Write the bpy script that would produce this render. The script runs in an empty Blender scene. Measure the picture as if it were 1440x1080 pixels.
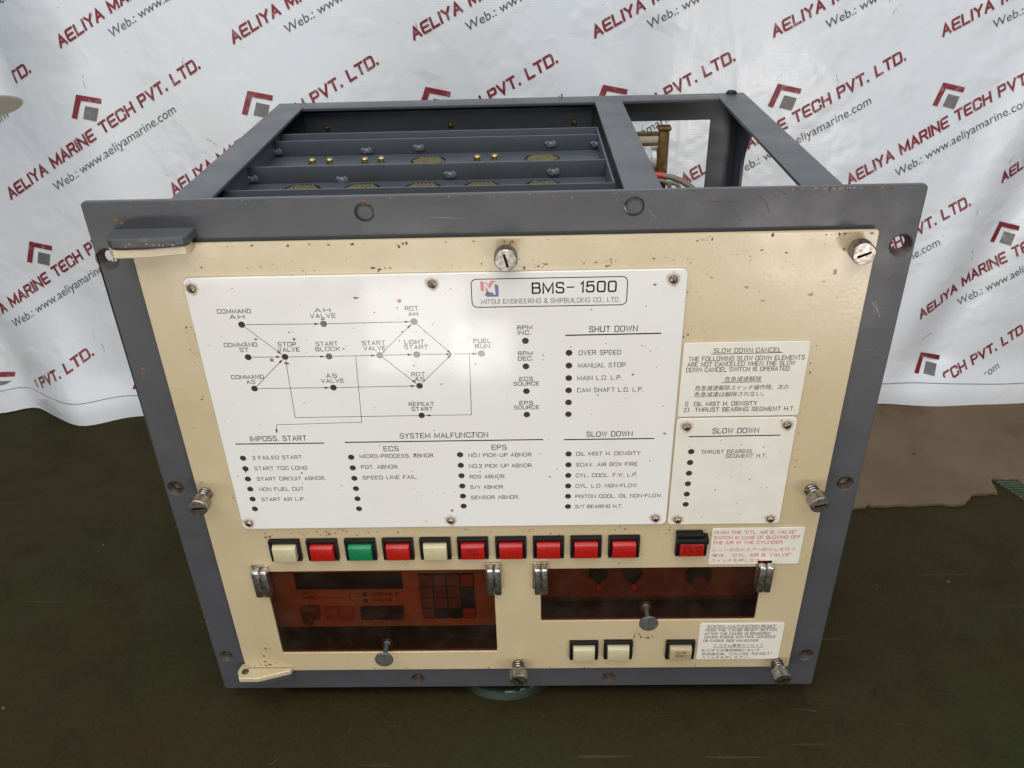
import bpy, bmesh, math, random
from mathutils import Vector, Matrix
random.seed(7)
S = 0.001                      # everything below is written in millimetres
scene = bpy.context.scene
COL = scene.collection

# ------------------------------------------------------------------ camera
cam_d = bpy.data.cameras.new('camera')
cam = bpy.data.objects.new('camera', cam_d)
COL.objects.link(cam)
R = ((0.99960603, 0.01185037, -0.02544313), (-0.01581777, -0.51098672, -0.85944306), (-0.02318582, 0.85950692, -0.51059796))
cam.matrix_world = Matrix(((R[0][0], -R[1][0], -R[2][0], 16.383 * S),
                           (R[0][1], -R[1][1], -R[2][1], -453.084 * S),
                           (R[0][2], -R[1][2], -R[2][2], 559.737 * S),
                           (0, 0, 0, 1)))
cam_d.sensor_width = 36
cam_d.lens = 1168.74 / 1440 * 36
cam_d.clip_start = 0.02
cam_d.clip_end = 60
scene.camera = cam

# ------------------------------------------------------------------ world and lamps
w = bpy.data.worlds.new('World')
scene.world = w
w.use_nodes = True
w.node_tree.nodes['Background'].inputs[0].default_value = (0.82, 0.89, 1.0, 1)
w.node_tree.nodes['Background'].inputs[1].default_value = 0.20


def area(name, loc, target, sx, sy, power, color, spread=180):
    d = bpy.data.lights.new(name, 'AREA')
    d.shape = 'RECTANGLE'
    d.size, d.size_y = sx, sy
    d.energy = power
    d.color = color
    d.spread = math.radians(spread)
    o = bpy.data.objects.new(name, d)
    COL.objects.link(o)
    o.location = loc
    o.rotation_euler = (Vector(target) - Vector(loc)).to_track_quat('-Z', 'Y').to_euler()
    return o


area('overhead_light', (-0.1, -0.50, 1.12), (0, 0.0, 0.42), 1.1, 0.6, 7.2, (1.0, 0.945, 0.85))
area('doorway_light', (0.2, -2.4, 0.9), (0, 0.2, 0.35), 2.8, 1.1, 4.5, (0.97, 0.97, 0.97))
area('ground_light', (-0.1, -0.92, 0.06), (0, 0, 0.40), 2.2, 0.12, 4.0, (1.0, 0.96, 0.92))
area('banner_light', (0.0, -0.12, 1.8), (0, 0.45, 0.1), 2.4, 0.6, 18, (0.80, 0.90, 1.0))
area('low_light', (-0.128, -0.50, 0.082), (-0.118, 0, 0.14), 0.13, 0.125, 0.24, (1.0, 0.98, 0.95))
area('low_light', (-0.045, -0.505, 0.045), (-0.035, 0, 0.12), 0.07, 0.075, 0.095, (1.0, 0.98, 0.95))
area('low_light', (-0.232, -0.50, 0.075), (-0.20, 0, 0.14), 0.07, 0.09, 0.03, (1.0, 0.98, 0.95))
area('side_light', (0.50, -0.80, 0.07), (0.2, 0, 0.36), 0.24, 0.15, 1.1, (1.0, 0.91, 0.87))

scene.view_settings.view_transform = 'Standard'
scene.view_settings.look = 'None'
scene.view_settings.exposure = 0
scene.view_settings.gamma = 1
scene.view_settings.use_curve_mapping = False


# ------------------------------------------------------------------ node helpers
def new_mat(name):
    m = bpy.data.materials.new(name)
    m.use_nodes = True
    nt = m.node_tree
    return m, nt, nt.nodes['Principled BSDF']


def N(nt, t, **kw):
    n = nt.nodes.new(t)
    for k, v in kw.items():
        if k.startswith('i_'):
            n.inputs[k[2:].replace('_', ' ')].default_value = v
        else:
            setattr(n, k, v)
    return n


def coords(nt, scale=1.0):
    c = N(nt, 'ShaderNodeTexCoord')
    mp = N(nt, 'ShaderNodeMapping')
    mp.inputs['Scale'].default_value = (scale,) * 3 if not isinstance(scale, tuple) else scale
    nt.links.new(c.outputs['Object'], mp.inputs['Vector'])
    return mp.outputs['Vector']


def noise(nt, vec, scale, detail=4, rough=0.55):
    n = N(nt, 'ShaderNodeTexNoise')
    n.inputs['Scale'].default_value = scale
    n.inputs['Detail'].default_value = detail
    n.inputs['Roughness'].default_value = rough
    nt.links.new(vec, n.inputs['Vector'])
    return n.outputs['Fac']


def ramp(nt, fac, stops):
    r = N(nt, 'ShaderNodeValToRGB')
    els = r.color_ramp.elements
    while len(els) < len(stops):
        els.new(0.5)
    for e, (p, c) in zip(els, stops):
        e.position = p
        e.color = (c, c, c, 1) if not isinstance(c, tuple) else (*c, 1)
    nt.links.new(fac, r.inputs['Fac'])
    return r.outputs['Color']


def mixc(nt, fac, a, b):
    m = N(nt, 'ShaderNodeMix', data_type='RGBA')
    for sock, v in ((m.inputs['Factor'], fac), (m.inputs['A'], a), (m.inputs['B'], b)):
        if isinstance(v, (int, float)):
            sock.default_value = v
        elif isinstance(v, tuple):
            sock.default_value = (*v, 1)
        else:
            nt.links.new(v, sock)
    return m.outputs['Result']


def math_n(nt, op, a, b):
    m = N(nt, 'ShaderNodeMath', operation=op)
    for s, v in zip(m.inputs, (a, b)):
        if isinstance(v, (int, float)):
            s.default_value = v
        else:
            nt.links.new(v, s)
    return m.outputs[0]


def specks(nt, vec, scale, rmax, share):
    """round-ish spots: a share of the voronoi cells carries one spot of random size"""
    v = N(nt, 'ShaderNodeTexVoronoi')
    v.inputs['Scale'].default_value = scale
    nt.links.new(vec, v.inputs['Vector'])
    sep = N(nt, 'ShaderNodeSeparateColor')
    nt.links.new(v.outputs['Color'], sep.inputs['Color'])
    on = math_n(nt, 'LESS_THAN', sep.outputs['Red'], share)
    rad = math_n(nt, 'MULTIPLY', math_n(nt, 'POWER', sep.outputs['Green'], 2.5), rmax)
    inside = math_n(nt, 'LESS_THAN', v.outputs['Distance'], rad)
    return math_n(nt, 'MULTIPLY', on, inside)


def bump(nt, bsdf, height, strength, dist=0.0005):
    b = N(nt, 'ShaderNodeBump')
    b.inputs['Strength'].default_value = strength
    b.inputs['Distance'].default_value = dist
    nt.links.new(height, b.inputs['Height'])
    nt.links.new(b.outputs['Normal'], bsdf.inputs['Normal'])


def plain(name, col, rough=0.5, metal=0.0, var=0.15, nscale=90, coat=0.0, bmp=0.0, spec=0.5):
    m, nt, b = new_mat(name)
    v = coords(nt)
    f = noise(nt, v, nscale, 5)
    lo = tuple(c * (1 - var) for c in col)
    hi = tuple(min(1, c * (1 + var)) for c in col)
    nt.links.new(ramp(nt, f, [(0.3, lo), (0.7, hi)]), b.inputs['Base Color'])
    r = ramp(nt, noise(nt, v, nscale * 1.7, 4), [(0.25, max(0.02, rough * 0.75)), (0.75, min(1, rough * 1.25))])
    nt.links.new(r, b.inputs['Roughness'])
    b.inputs['Metallic'].default_value = metal
    b.inputs['Coat Weight'].default_value = coat
    b.inputs['Specular IOR Level'].default_value = spec
    if bmp:
        bump(nt, b, noise(nt, v, nscale * 4, 3), bmp, 0.0003)
    return m


M = {}


def make_painted(name, col, dirt, rough, speck_share, orange=0.25, spec=0.5):
    m, nt, b = new_mat(name)
    v = coords(nt)
    base = mixc(nt, ramp(nt, noise(nt, v, 14, 5), [(0.35, 0.0), (0.75, 1.0)]), col, dirt)
    fine = mixc(nt, ramp(nt, noise(nt, v, 160, 3), [(0.62, 0.0), (0.8, 0.35)]), base, dirt)
    s1 = specks(nt, v, 75, 0.13, speck_share)
    halo = specks(nt, v, 75, 0.24, speck_share)
    c = mixc(nt, math_n(nt, 'MULTIPLY', halo, 0.28), fine, (0.30, 0.13, 0.045))
    c = mixc(nt, s1, c, (0.12, 0.052, 0.022))
    nt.links.new(c, b.inputs['Base Color'])
    nt.links.new(ramp(nt, noise(nt, v, 35, 4), [(0.3, rough * 0.8), (0.75, rough * 1.3)]), b.inputs['Roughness'])
    b.inputs['Specular IOR Level'].default_value = spec
    bump(nt, b, noise(nt, v, 420, 2, 0.4), orange, 0.0003)
    return m


M['grey'] = make_painted('grey_paint', (0.072, 0.0745, 0.084), (0.061, 0.062, 0.068), 0.40, 0.05, 0.32)
M['inner'] = make_painted('grey_paint_inside', (0.062, 0.070, 0.085), (0.053, 0.058, 0.069), 0.38, 0.02, 0.2)
M['cream'] = make_painted('cream_paint', (0.565, 0.468, 0.292), (0.52, 0.415, 0.242), 0.30, 0.035, 0.22, 1.0)
M['black'] = plain('black_plastic', (0.007, 0.0065, 0.0065), 0.5, bmp=0.1, spec=0.25)
M['void'] = plain('dark_interior', (0.010, 0.010, 0.011), 0.8)


def make_plate():
    m, nt, b = new_mat('white_acrylic')
    v = coords(nt)
    c = mixc(nt, ramp(nt, noise(nt, v, 9, 4), [(0.4, 0.0), (0.75, 1.0)]), (0.79, 0.785, 0.765), (0.745, 0.735, 0.705))
    c = mixc(nt, specks(nt, v, 130, 0.10, 0.16), c, (0.22, 0.19, 0.16))
    c = mixc(nt, specks(nt, v, 48, 0.075, 0.12), c, (0.42, 0.20, 0.07))
    nt.links.new(c, b.inputs['Base Color'])
    b.inputs['Roughness'].default_value = 0.16
    mp = N(nt, 'ShaderNodeMapping')
    mp.inputs['Scale'].default_value = (5, 1, 1.1)
    mp.inputs['Rotation'].default_value = (0, 0.5, 0)
    nt.links.new(v, mp.inputs['Vector'])
    scr = noise(nt, mp.outputs['Vector'], 200, 2, 0.7)
    nt.links.new(ramp(nt, noise(nt, v, 60, 5), [(0.35, 0.07), (0.7, 0.15)]), b.inputs['Roughness'])
    h = math_n(nt, 'ADD', math_n(nt, 'MULTIPLY', noise(nt, v, 7, 2), 3.0), math_n(nt, 'MULTIPLY', scr, 0.02))
    bump(nt, b, h, 0.25, 0.0006)
    return m


M['plate'] = make_plate()
M['label'] = plain('label_plastic', (0.74, 0.71, 0.63), 0.36, var=0.05, nscale=50)
M['ink'] = plain('black_ink', (0.014, 0.013, 0.013), 0.1, var=0.3, nscale=400)
M['ink_red'] = plain('red_ink', (0.55, 0.055, 0.035), 0.5, var=0.15, nscale=400)
M['mark_red'] = plain('emblem_red', (0.62, 0.24, 0.25), 0.4, var=0.1, nscale=300)
M['mark_blue'] = plain('emblem_violet', (0.16, 0.13, 0.33), 0.4, var=0.1, nscale=300)
M['rust'] = plain('rust', (0.25, 0.105, 0.034), 0.85, var=0.55, nscale=500)
M['tan_stain'] = plain('tan_stain', (0.36, 0.27, 0.15), 0.5, var=0.2, nscale=300)
M['speck'] = plain('dark_speck', (0.11, 0.065, 0.035), 0.8, var=0.5, nscale=500)
M['hole'] = plain('rusty_hole_wall', (0.075, 0.058, 0.050), 0.6, var=0.5, nscale=260)
M['lamp'] = plain('smoked_lens', (0.050, 0.042, 0.035), 0.08, var=0.3, spec=1.0, nscale=250)
M['screw'] = plain('dull_nickel', (0.36, 0.29, 0.21), 0.36, metal=1.0, var=0.45, nscale=420)
M['chrome'] = plain('worn_chrome', (0.60, 0.59, 0.57), 0.28, metal=1.0, var=0.3, nscale=260, bmp=0.1)
M['steel'] = plain('knurled_steel', (0.34, 0.31, 0.275), 0.36, metal=1.0, var=0.5, nscale=350, bmp=0.1)
M['spring'] = plain('rusty_spring', (0.22, 0.16, 0.11), 0.42, metal=0.9, var=0.5, nscale=400)
M['brass'] = plain('old_brass', (0.42, 0.33, 0.15), 0.38, metal=1.0, var=0.35, nscale=300)
M['bronze'] = plain('tarnished_brass', (0.20, 0.13, 0.05), 0.45, metal=0.7, var=0.4, nscale=160)
M['pins'] = plain('socket_pins', (0.19, 0.165, 0.075), 0.45, metal=0.35, var=0.4, nscale=500)
M['red'] = plain('red_cap', (0.40, 0.009, 0.006), 0.3, var=0.1, nscale=200)
M['green'] = plain('green_cap', (0.006, 0.19, 0.065), 0.3, var=0.1, nscale=200)
M['ivory'] = plain('ivory_cap', (0.53, 0.47, 0.29), 0.33, var=0.08, nscale=160)
M['ivory_dim'] = plain('ivory_cap_dim', (0.42, 0.34, 0.20), 0.36, var=0.1, nscale=160)
M['knob_face'] = plain('brushed_knob', (0.13, 0.13, 0.125), 0.5, metal=0.5, var=0.3, nscale=500)
M['board'] = plain('grey_board', (0.60, 0.56, 0.49), 0.55, var=0.06, nscale=60)
M['board_brown'] = plain('brown_board', (0.30, 0.26, 0.22), 0.55, var=0.08, nscale=60)
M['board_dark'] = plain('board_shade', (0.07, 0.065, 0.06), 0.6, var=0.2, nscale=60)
M['red_dull'] = plain('dull_red_key', (0.46, 0.12, 0.07), 0.5, var=0.1, nscale=160)
M['red_dim'] = plain('dark_red_knob', (0.20, 0.05, 0.035), 0.45, var=0.1, nscale=160)
M['key_grey'] = plain('dark_key', (0.19, 0.16, 0.14), 0.5, var=0.15, nscale=160)
M['red_tip'] = plain('toggle_tip', (0.75, 0.06, 0.06), 0.3, var=0.1)
M['blob'] = plain('sealant', (0.115, 0.125, 0.145), 0.16, var=0.2)
M['sleeve'] = plain('red_sleeve', (0.50, 0.03, 0.02), 0.4)
M['cable'] = plain('grey_cable', (0.20, 0.17, 0.13), 0.5)
M['porcelain'] = plain('old_porcelain', (0.55, 0.50, 0.40), 0.35)
M['glass_tube'] = plain('pale_tube', (0.55, 0.60, 0.57), 0.15, coat=0.5)


def make_stain():
    m, nt, b = new_mat('rust_stain')
    c = N(nt, 'ShaderNodeTexCoord')
    L = N(nt, 'ShaderNodeVectorMath', operation='LENGTH')
    nt.links.new(c.outputs['Object'], L.inputs[0])
    nz = noise(nt, c.outputs['Object'], 260, 4)
    d = math_n(nt, 'ADD', L.outputs['Value'], math_n(nt, 'MULTIPLY', math_n(nt, 'SUBTRACT', nz, 0.5), 0.006))
    fac = ramp(nt, math_n(nt, 'MULTIPLY', d, 100.0), [(0.26, 0.42), (0.50, 0.0)])
    tr = N(nt, 'ShaderNodeBsdfTransparent')
    mx = N(nt, 'ShaderNodeMixShader')
    b.inputs['Base Color'].default_value = (0.33, 0.15, 0.05, 1)
    b.inputs['Roughness'].default_value = 0.8
    nt.links.new(fac, mx.inputs['Fac'])
    nt.links.new(tr.outputs[0], mx.inputs[1])
    nt.links.new(b.outputs[0], mx.inputs[2])
    nt.links.new(mx.outputs[0], nt.nodes['Material Output'].inputs['Surface'])
    return m


M['stain'] = make_stain()


def make_tint():
    m, nt, b = new_mat('brown_tinted_acrylic')
    v = coords(nt)
    tr = N(nt, 'ShaderNodeBsdfTransparent')
    tr.inputs['Color'].default_value = (0.665, 0.425, 0.295, 1)
    gl = N(nt, 'ShaderNodeBsdfGlossy')
    gl.inputs['Roughness'].default_value = 0.12
    df = N(nt, 'ShaderNodeBsdfDiffuse')
    df.inputs['Color'].default_value = (0.30, 0.25, 0.2, 1)
    fr = N(nt, 'ShaderNodeFresnel')
    fr.inputs['IOR'].default_value = 1.45
    m1 = N(nt, 'ShaderNodeMixShader')
    geo = N(nt, 'ShaderNodeNewGeometry')
    front = math_n(nt, 'SUBTRACT', 1.0, geo.outputs['Backfacing'])
    nt.links.new(math_n(nt, 'MULTIPLY', fr.outputs[0], front), m1.inputs['Fac'])
    nt.links.new(tr.outputs[0], m1.inputs[1])
    nt.links.new(gl.outputs[0], m1.inputs[2])
    dust = math_n(nt, 'ADD', math_n(nt, 'MULTIPLY', specks(nt, v, 120, 0.13, 0.2), 0.28),
                  ramp(nt, noise(nt, v, 30, 6, 0.7), [(0.45, 0.014), (0.8, 0.075)]))
    m2 = N(nt, 'ShaderNodeMixShader')
    nt.links.new(dust, m2.inputs['Fac'])
    nt.links.new(m1.outputs[0], m2.inputs[1])
    nt.links.new(df.outputs[0], m2.inputs[2])
    nt.links.new(m2.outputs[0], nt.nodes['Material Output'].inputs['Surface'])
    nt.nodes.remove(b)
    return m


M['tint'] = make_tint()


def make_banner():
    m, nt, b = new_mat('white_vinyl')
    v = coords(nt)
    c = mixc(nt, ramp(nt, noise(nt, v, 3.2, 5, 0.6), [(0.42, 0.0), (0.8, 1.0)]), (0.85, 0.875, 0.915), (0.80, 0.81, 0.81))
    mpd = N(nt, 'ShaderNodeMapping')
    mpd.inputs['Scale'].default_value = (1, 1, 0.25)
    nt.links.new(v, mpd.inputs['Vector'])
    c = mixc(nt, ramp(nt, noise(nt, mpd.outputs['Vector'], 22, 6, 0.7), [(0.66, 0.0), (0.82, 0.35)]), c, (0.40, 0.37, 0.30))
    c = mixc(nt, specks(nt, v, 26, 0.05, 0.3), c, (0.25, 0.2, 0.14))
    nt.links.new(c, b.inputs['Base Color'])
    nt.links.new(ramp(nt, noise(nt, v, 8, 4), [(0.3, 0.16), (0.7, 0.36)]), b.inputs['Roughness'])
    w1 = N(nt, 'ShaderNodeTexWave', bands_direction='X')
    w2 = N(nt, 'ShaderNodeTexWave', bands_direction='Z')
    for x in (w1, w2):
        x.inputs['Scale'].default_value = 130
        nt.links.new(v, x.inputs['Vector'])
    weave = math_n(nt, 'MULTIPLY', math_n(nt, 'ADD', w1.outputs['Fac'], w2.outputs['Fac']), 0.03)
    h = math_n(nt, 'ADD', weave, math_n(nt, 'MULTIPLY', noise(nt, v, 9, 3, 0.5), 1.6))
    h = math_n(nt, 'ADD', h, math_n(nt, 'MULTIPLY', ramp(nt, noise(nt, v, 13, 3, 0.55), [(0.46, 0.0), (0.60, 1.0)]), 0.9))
    mpc = N(nt, 'ShaderNodeMapping')
    mpc.inputs['Rotation'].default_value = (0, 0.6, 0)
    mpc.inputs['Scale'].default_value = (1.0, 1.0, 0.55)
    nt.links.new(v, mpc.inputs['Vector'])
    for sc, st in ((5.0, 0.55), (11.0, 0.30)):
        crease = ramp(nt, noise(nt, mpc.outputs['Vector'], sc, 2, 0.4), [(0.455, 0.0), (0.50, 1.0), (0.545, 0.0)])
        crease = math_n(nt, 'MULTIPLY', crease, ramp(nt, noise(nt, v, 3.4, 2), [(0.42, 0.0), (0.62, st)]))
        h = math_n(nt, 'ADD', h, crease)
    bump(nt, b, h, 0.55, 0.0017)
    return m


M['banner'] = make_banner()


def worn_print(name, col, fade):
    m, nt, b = new_mat(name)
    v = coords(nt)
    f = ramp(nt, noise(nt, v, 120, 6, 0.75), [(0.52, 0.0), (0.80, fade)])
    f2 = ramp(nt, noise(nt, v, 5, 2), [(0.3, 0.0), (0.75, 0.35)])
    c = mixc(nt, f2, col, tuple(x * 1.6 + 0.04 for x in col))
    c = mixc(nt, f, c, (0.62, 0.60, 0.58))
    nt.links.new(c, b.inputs['Base Color'])
    b.inputs['Roughness'].default_value = 0.4
    return m


M['print_red'] = worn_print('maroon_print', (0.22, 0.020, 0.032), 0.7)
M['print_grey'] = worn_print('grey_print', (0.085, 0.085, 0.082), 0.55)
M['print_square'] = worn_print('grey_square_print', (0.16, 0.155, 0.145), 0.5)


def make_floor():
    m, nt, b = new_mat('oily_green_floor')
    v = coords(nt)
    c = mixc(nt, ramp(nt, noise(nt, v, 2.6, 6, 0.62), [(0.38, 0.0), (0.62, 1.0)]), (0.032, 0.0220, 0.0085), (0.032, 0.0265, 0.0095))
    c = mixc(nt, ramp(nt, noise(nt, v, 3.7, 4, 0.55), [(0.50, 0.0), (0.70, 0.8)]), c, (0.024, 0.029, 0.0085))
    c = mixc(nt, ramp(nt, noise(nt, v, 24, 8, 0.7), [(0.50, 0.0), (0.78, 0.6)]), c, (0.017, 0.011, 0.006))
    c = mixc(nt, ramp(nt, noise(nt, v, 330, 4, 0.7), [(0.50, 0.0), (0.72, 0.35)]), c, (0.062, 0.052, 0.026))
    c = mixc(nt, ramp(nt, noise(nt, v, 210, 3, 0.7), [(0.60, 0.0), (0.74, 0.6)]), c, (0.012, 0.009, 0.005))
    for rot, sc in ((0.45, 9), (-0.7, 7), (1.9, 8)):
        mp = N(nt, 'ShaderNodeMapping')
        mp.inputs['Scale'].default_value = (0.7, 22, 1)
        mp.inputs['Rotation'].default_value = (0, 0, rot)
        nt.links.new(v, mp.inputs['Vector'])
        c = mixc(nt, ramp(nt, noise(nt, mp.outputs['Vector'], sc, 2, 0.5), [(0.735, 0.0), (0.755, 0.35)]), c, (0.10, 0.085, 0.045))
    c = mixc(nt, specks(nt, v, 30, 0.05, 0.3), c, (0.14, 0.115, 0.07))
    c = mixc(nt, specks(nt, v, 19, 0.06, 0.25), c, (0.008, 0.006, 0.004))
    nt.links.new(c, b.inputs['Base Color'])
    nt.links.new(ramp(nt, noise(nt, v, 12, 5), [(0.3, 0.45), (0.7, 0.7)]), b.inputs['Roughness'])
    b.inputs['Specular IOR Level'].default_value = 0.06
    bump(nt, b, math_n(nt, 'ADD', noise(nt, v, 60, 6, 0.7), math_n(nt, 'MULTIPLY', noise(nt, v, 400, 3, 0.7), 0.3)), 0.4, 0.001)
    return m


M['floor'] = make_floor()


def make_card():
    m, nt, b = new_mat('stained_brown_board')
    v = coords(nt)
    c = mixc(nt, ramp(nt, noise(nt, v, 9, 6, 0.6), [(0.3, 0.0), (0.7, 1.0)]), (0.110, 0.068, 0.032), (0.152, 0.100, 0.052))
    c = mixc(nt, ramp(nt, noise(nt, v, 15, 4, 0.6), [(0.57, 0.0), (0.74, 0.8)]), c, (0.080, 0.044, 0.021))
    c = mixc(nt, specks(nt, v, 42, 0.12, 0.14), c, (0.05, 0.03, 0.018))
    nt.links.new(c, b.inputs['Base Color'])
    b.inputs['Roughness'].default_value = 0.75
    bump(nt, b, noise(nt, v, 45, 5, 0.6), 0.3, 0.0012)
    return m


M['card'] = make_card()
M['paint_chip'] = plain('paint_chip', (0.24, 0.24, 0.25), 0.5, var=0.3, nscale=300)
M['smudge'] = plain('grey_smudge', (0.36, 0.36, 0.36), 0.6, var=0.5, nscale=200)
M['scuff'] = plain('floor_scuff', (0.062, 0.050, 0.027), 0.7, var=0.6, nscale=300)
M['ringgreen'] = plain('green_glazed_ring', (0.006, 0.018, 0.0085), 0.6, var=0.5, nscale=120)
M['ringpale'] = plain('pale_chipped_edge', (0.10, 0.18, 0.12), 0.5, var=0.5, nscale=300)
M['ribs'] = plain('green_ribbed_plastic', (0.045, 0.066, 0.036), 0.5, var=0.3, nscale=70)
M['pipe'] = plain('white_pipe', (0.72, 0.74, 0.74), 0.4, var=0.06, nscale=30)
M['pipe_end'] = plain('cream_pipe_end', (0.74, 0.67, 0.55), 0.6, var=0.1, nscale=60)


# ------------------------------------------------------------------ mesh builder
class MB:
    def __init__(self):
        self.v, self.f, self.m, self.s = [], [], [], []

    def add(self, verts, faces, mat=0, smooth=False):
        o = len(self.v)
        self.v += [tuple(p) for p in verts]
        for f in faces:
            self.f.append([i + o for i in f])
            self.m.append(mat)
            self.s.append(smooth)

    def bm(self, b, mat=0, smooth=False):
        b.verts.index_update()
        self.add([v.co[:] for v in b.verts], [[v.index for v in f.verts] for f in b.faces], mat, smooth)
        b.free()

    def box(self, x0, x1, y0, y1, z0, z1, mat=0, bev=0.0, seg=2):
        b = bmesh.new()
        bmesh.ops.create_cube(b, size=1)
        for v in b.verts:
            v.co = ((x0 + x1) / 2 + v.co.x * (x1 - x0), (y0 + y1) / 2 + v.co.y * (y1 - y0), (z0 + z1) / 2 + v.co.z * (z1 - z0))
        if bev:
            bmesh.ops.bevel(b, geom=b.edges[:], offset=bev, segments=seg, affect='EDGES', profile=0.5)
        self.bm(b, mat, bool(bev))

    def lathe(self, prof, axis='y', c=(0, 0, 0), n=28, mat=0, smooth=True, a0=0.0, a1=2 * math.pi, sx=1, sz=1, cap=False):
        """prof: list of (radius, height along the axis)"""
        full = abs(a1 - a0 - 2 * math.pi) < 1e-6
        k = n if full else n + 1
        vs = []
        for r, h in prof:
            for i in range(k):
                a = a0 + (a1 - a0) * i / n
                p, q = r * math.cos(a) * sx, r * math.sin(a) * sz
                vs.append({'y': (c[0] + p, c[1] + h, c[2] + q), 'z': (c[0] + p, c[1] + q, c[2] + h), 'x': (c[0] + h, c[1] + p, c[2] + q)}[axis])
        fs = []
        for j in range(len(prof) - 1):
            for i in range(n):
                i2 = (i + 1) % k
                fs.append((j * k + i, j * k + i2, (j + 1) * k + i2, (j + 1) * k + i))
        self.add(vs, fs, mat, smooth)

    def disc(self, r, c, n=24, axis='y', mat=0, sx=1, sz=1):
        vs = []
        for i in range(n):
            a = 2 * math.pi * i / n
            p, q = r * math.cos(a) * sx, r * math.sin(a) * sz
            vs.append({'y': (c[0] + p, c[1], c[2] + q), 'z': (c[0] + p, c[1] + q, c[2])}[axis])
        self.add(vs, [list(range(n))], mat)

    def tube(self, pts, r, n=10, mat=0):
        pts = [Vector(p) for p in pts]
        vs = []
        up = Vector((0.13, 0.2, 1)).normalized()
        for i, p in enumerate(pts):
            t = (pts[min(i + 1, len(pts) - 1)] - pts[max(i - 1, 0)]).normalized()
            a = t.cross(up)
            if a.length < 1e-3:
                a = t.cross(Vector((1, 0, 0)))
            a.normalize()
            b = t.cross(a)
            for k in range(n):
                th = 2 * math.pi * k / n
                vs.append(p + (a * math.cos(th) + b * math.sin(th)) * r)
        fs = [(i * n + k, i * n + (k + 1) % n, (i + 1) * n + (k + 1) % n, (i + 1) * n + k) for i in range(len(pts) - 1) for k in range(n)]
        fs += [list(range(n))[::-1], [(len(pts) - 1) * n + k for k in range(n)]]
        self.add(vs, fs, mat, True)

    def prism(self, poly, h0, h1, plane='xz', mat=0, bev=0.0):
        """flat outline extruded; plane xz goes along y, plane xy along z"""
        b = bmesh.new()
        def P(p, h):
            return (p[0], h, p[1]) if plane == 'xz' else (p[0], p[1], h)
        lo = [b.verts.new(P(p, h0)) for p in poly]
        hi = [b.verts.new(P(p, h1)) for p in poly]
        n = len(poly)
        b.faces.new(lo)
        b.faces.new(hi[::-1])
        for i in range(n):
            b.faces.new((lo[i], hi[i], hi[(i + 1) % n], lo[(i + 1) % n]))
        bmesh.ops.recalc_face_normals(b, faces=b.faces[:])
        if bev:
            ed = [e for e in b.edges if (e.verts[0] in lo) == (e.verts[1] in lo)]
            bmesh.ops.bevel(b, geom=ed, offset=bev, segments=2, affect='EDGES', profile=0.5)
        self.bm(b, mat, False)

    def blot(self, x, y, z, r, mat=0, n=7):
        """an irregular flat fleck on a surface that faces -y"""
        a0 = random.random() * 6
        ex = random.uniform(0.7, 1.5)
        vs = []
        for i in range(n):
            a = a0 - 2 * math.pi * i / n
            q = r * random.uniform(0.6, 1.2)
            vs.append((x + q * math.cos(a) * ex, y, z + q * math.sin(a) / ex))
        self.add(vs, [list(range(n))[::-1]], mat)

    def build(self, name, mats, parent=None, loc=(0, 0, 0), angle=35, recalc=True):
        me = bpy.data.meshes.new(name)
        me.from_pydata([(x * S, y * S, z * S) for x, y, z in self.v], [], self.f)
        for k in (mats if isinstance(mats, (list, tuple)) else [mats]):
            me.materials.append(M[k])
        me.polygons.foreach_set('material_index', self.m)
        me.polygons.foreach_set('use_smooth', [bool(x) for x in self.s])
        me.update()
        if any(self.s):
            me.set_sharp_from_angle(angle=math.radians(angle))
            me.polygons.foreach_set('use_smooth', [bool(x) for x in self.s])
            me.update()
        o = bpy.data.objects.new(name, me)
        COL.objects.link(o)
        place(o, parent, loc)
        return o


ORIGIN = {}


def place(o, parent, loc):
    """loc is a world position in mm"""
    ORIGIN[o.name] = Vector(loc)
    if parent:
        o.parent = parent
        loc = Vector(loc) - ORIGIN[parent.name]
    o.location = Vector(loc) * S


def rrect(x0, x1, z0, z1, r, n=5):
    pts = []
    for cx, cz, a in ((x1 - r, z1 - r, 0), (x0 + r, z1 - r, 90), (x0 + r, z0 + r, 180), (x1 - r, z0 + r, 270)):
        for i in range(n + 1):
            t = math.radians(a + 90 * i / n)
            pts.append((cx + r * math.cos(t), cz + r * math.sin(t)))
    return pts


def circle(cx, cz, r, n=28):
    return [(cx + r * math.cos(2 * math.pi * i / n), cz + r * math.sin(2 * math.pi * i / n)) for i in range(n)]


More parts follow.
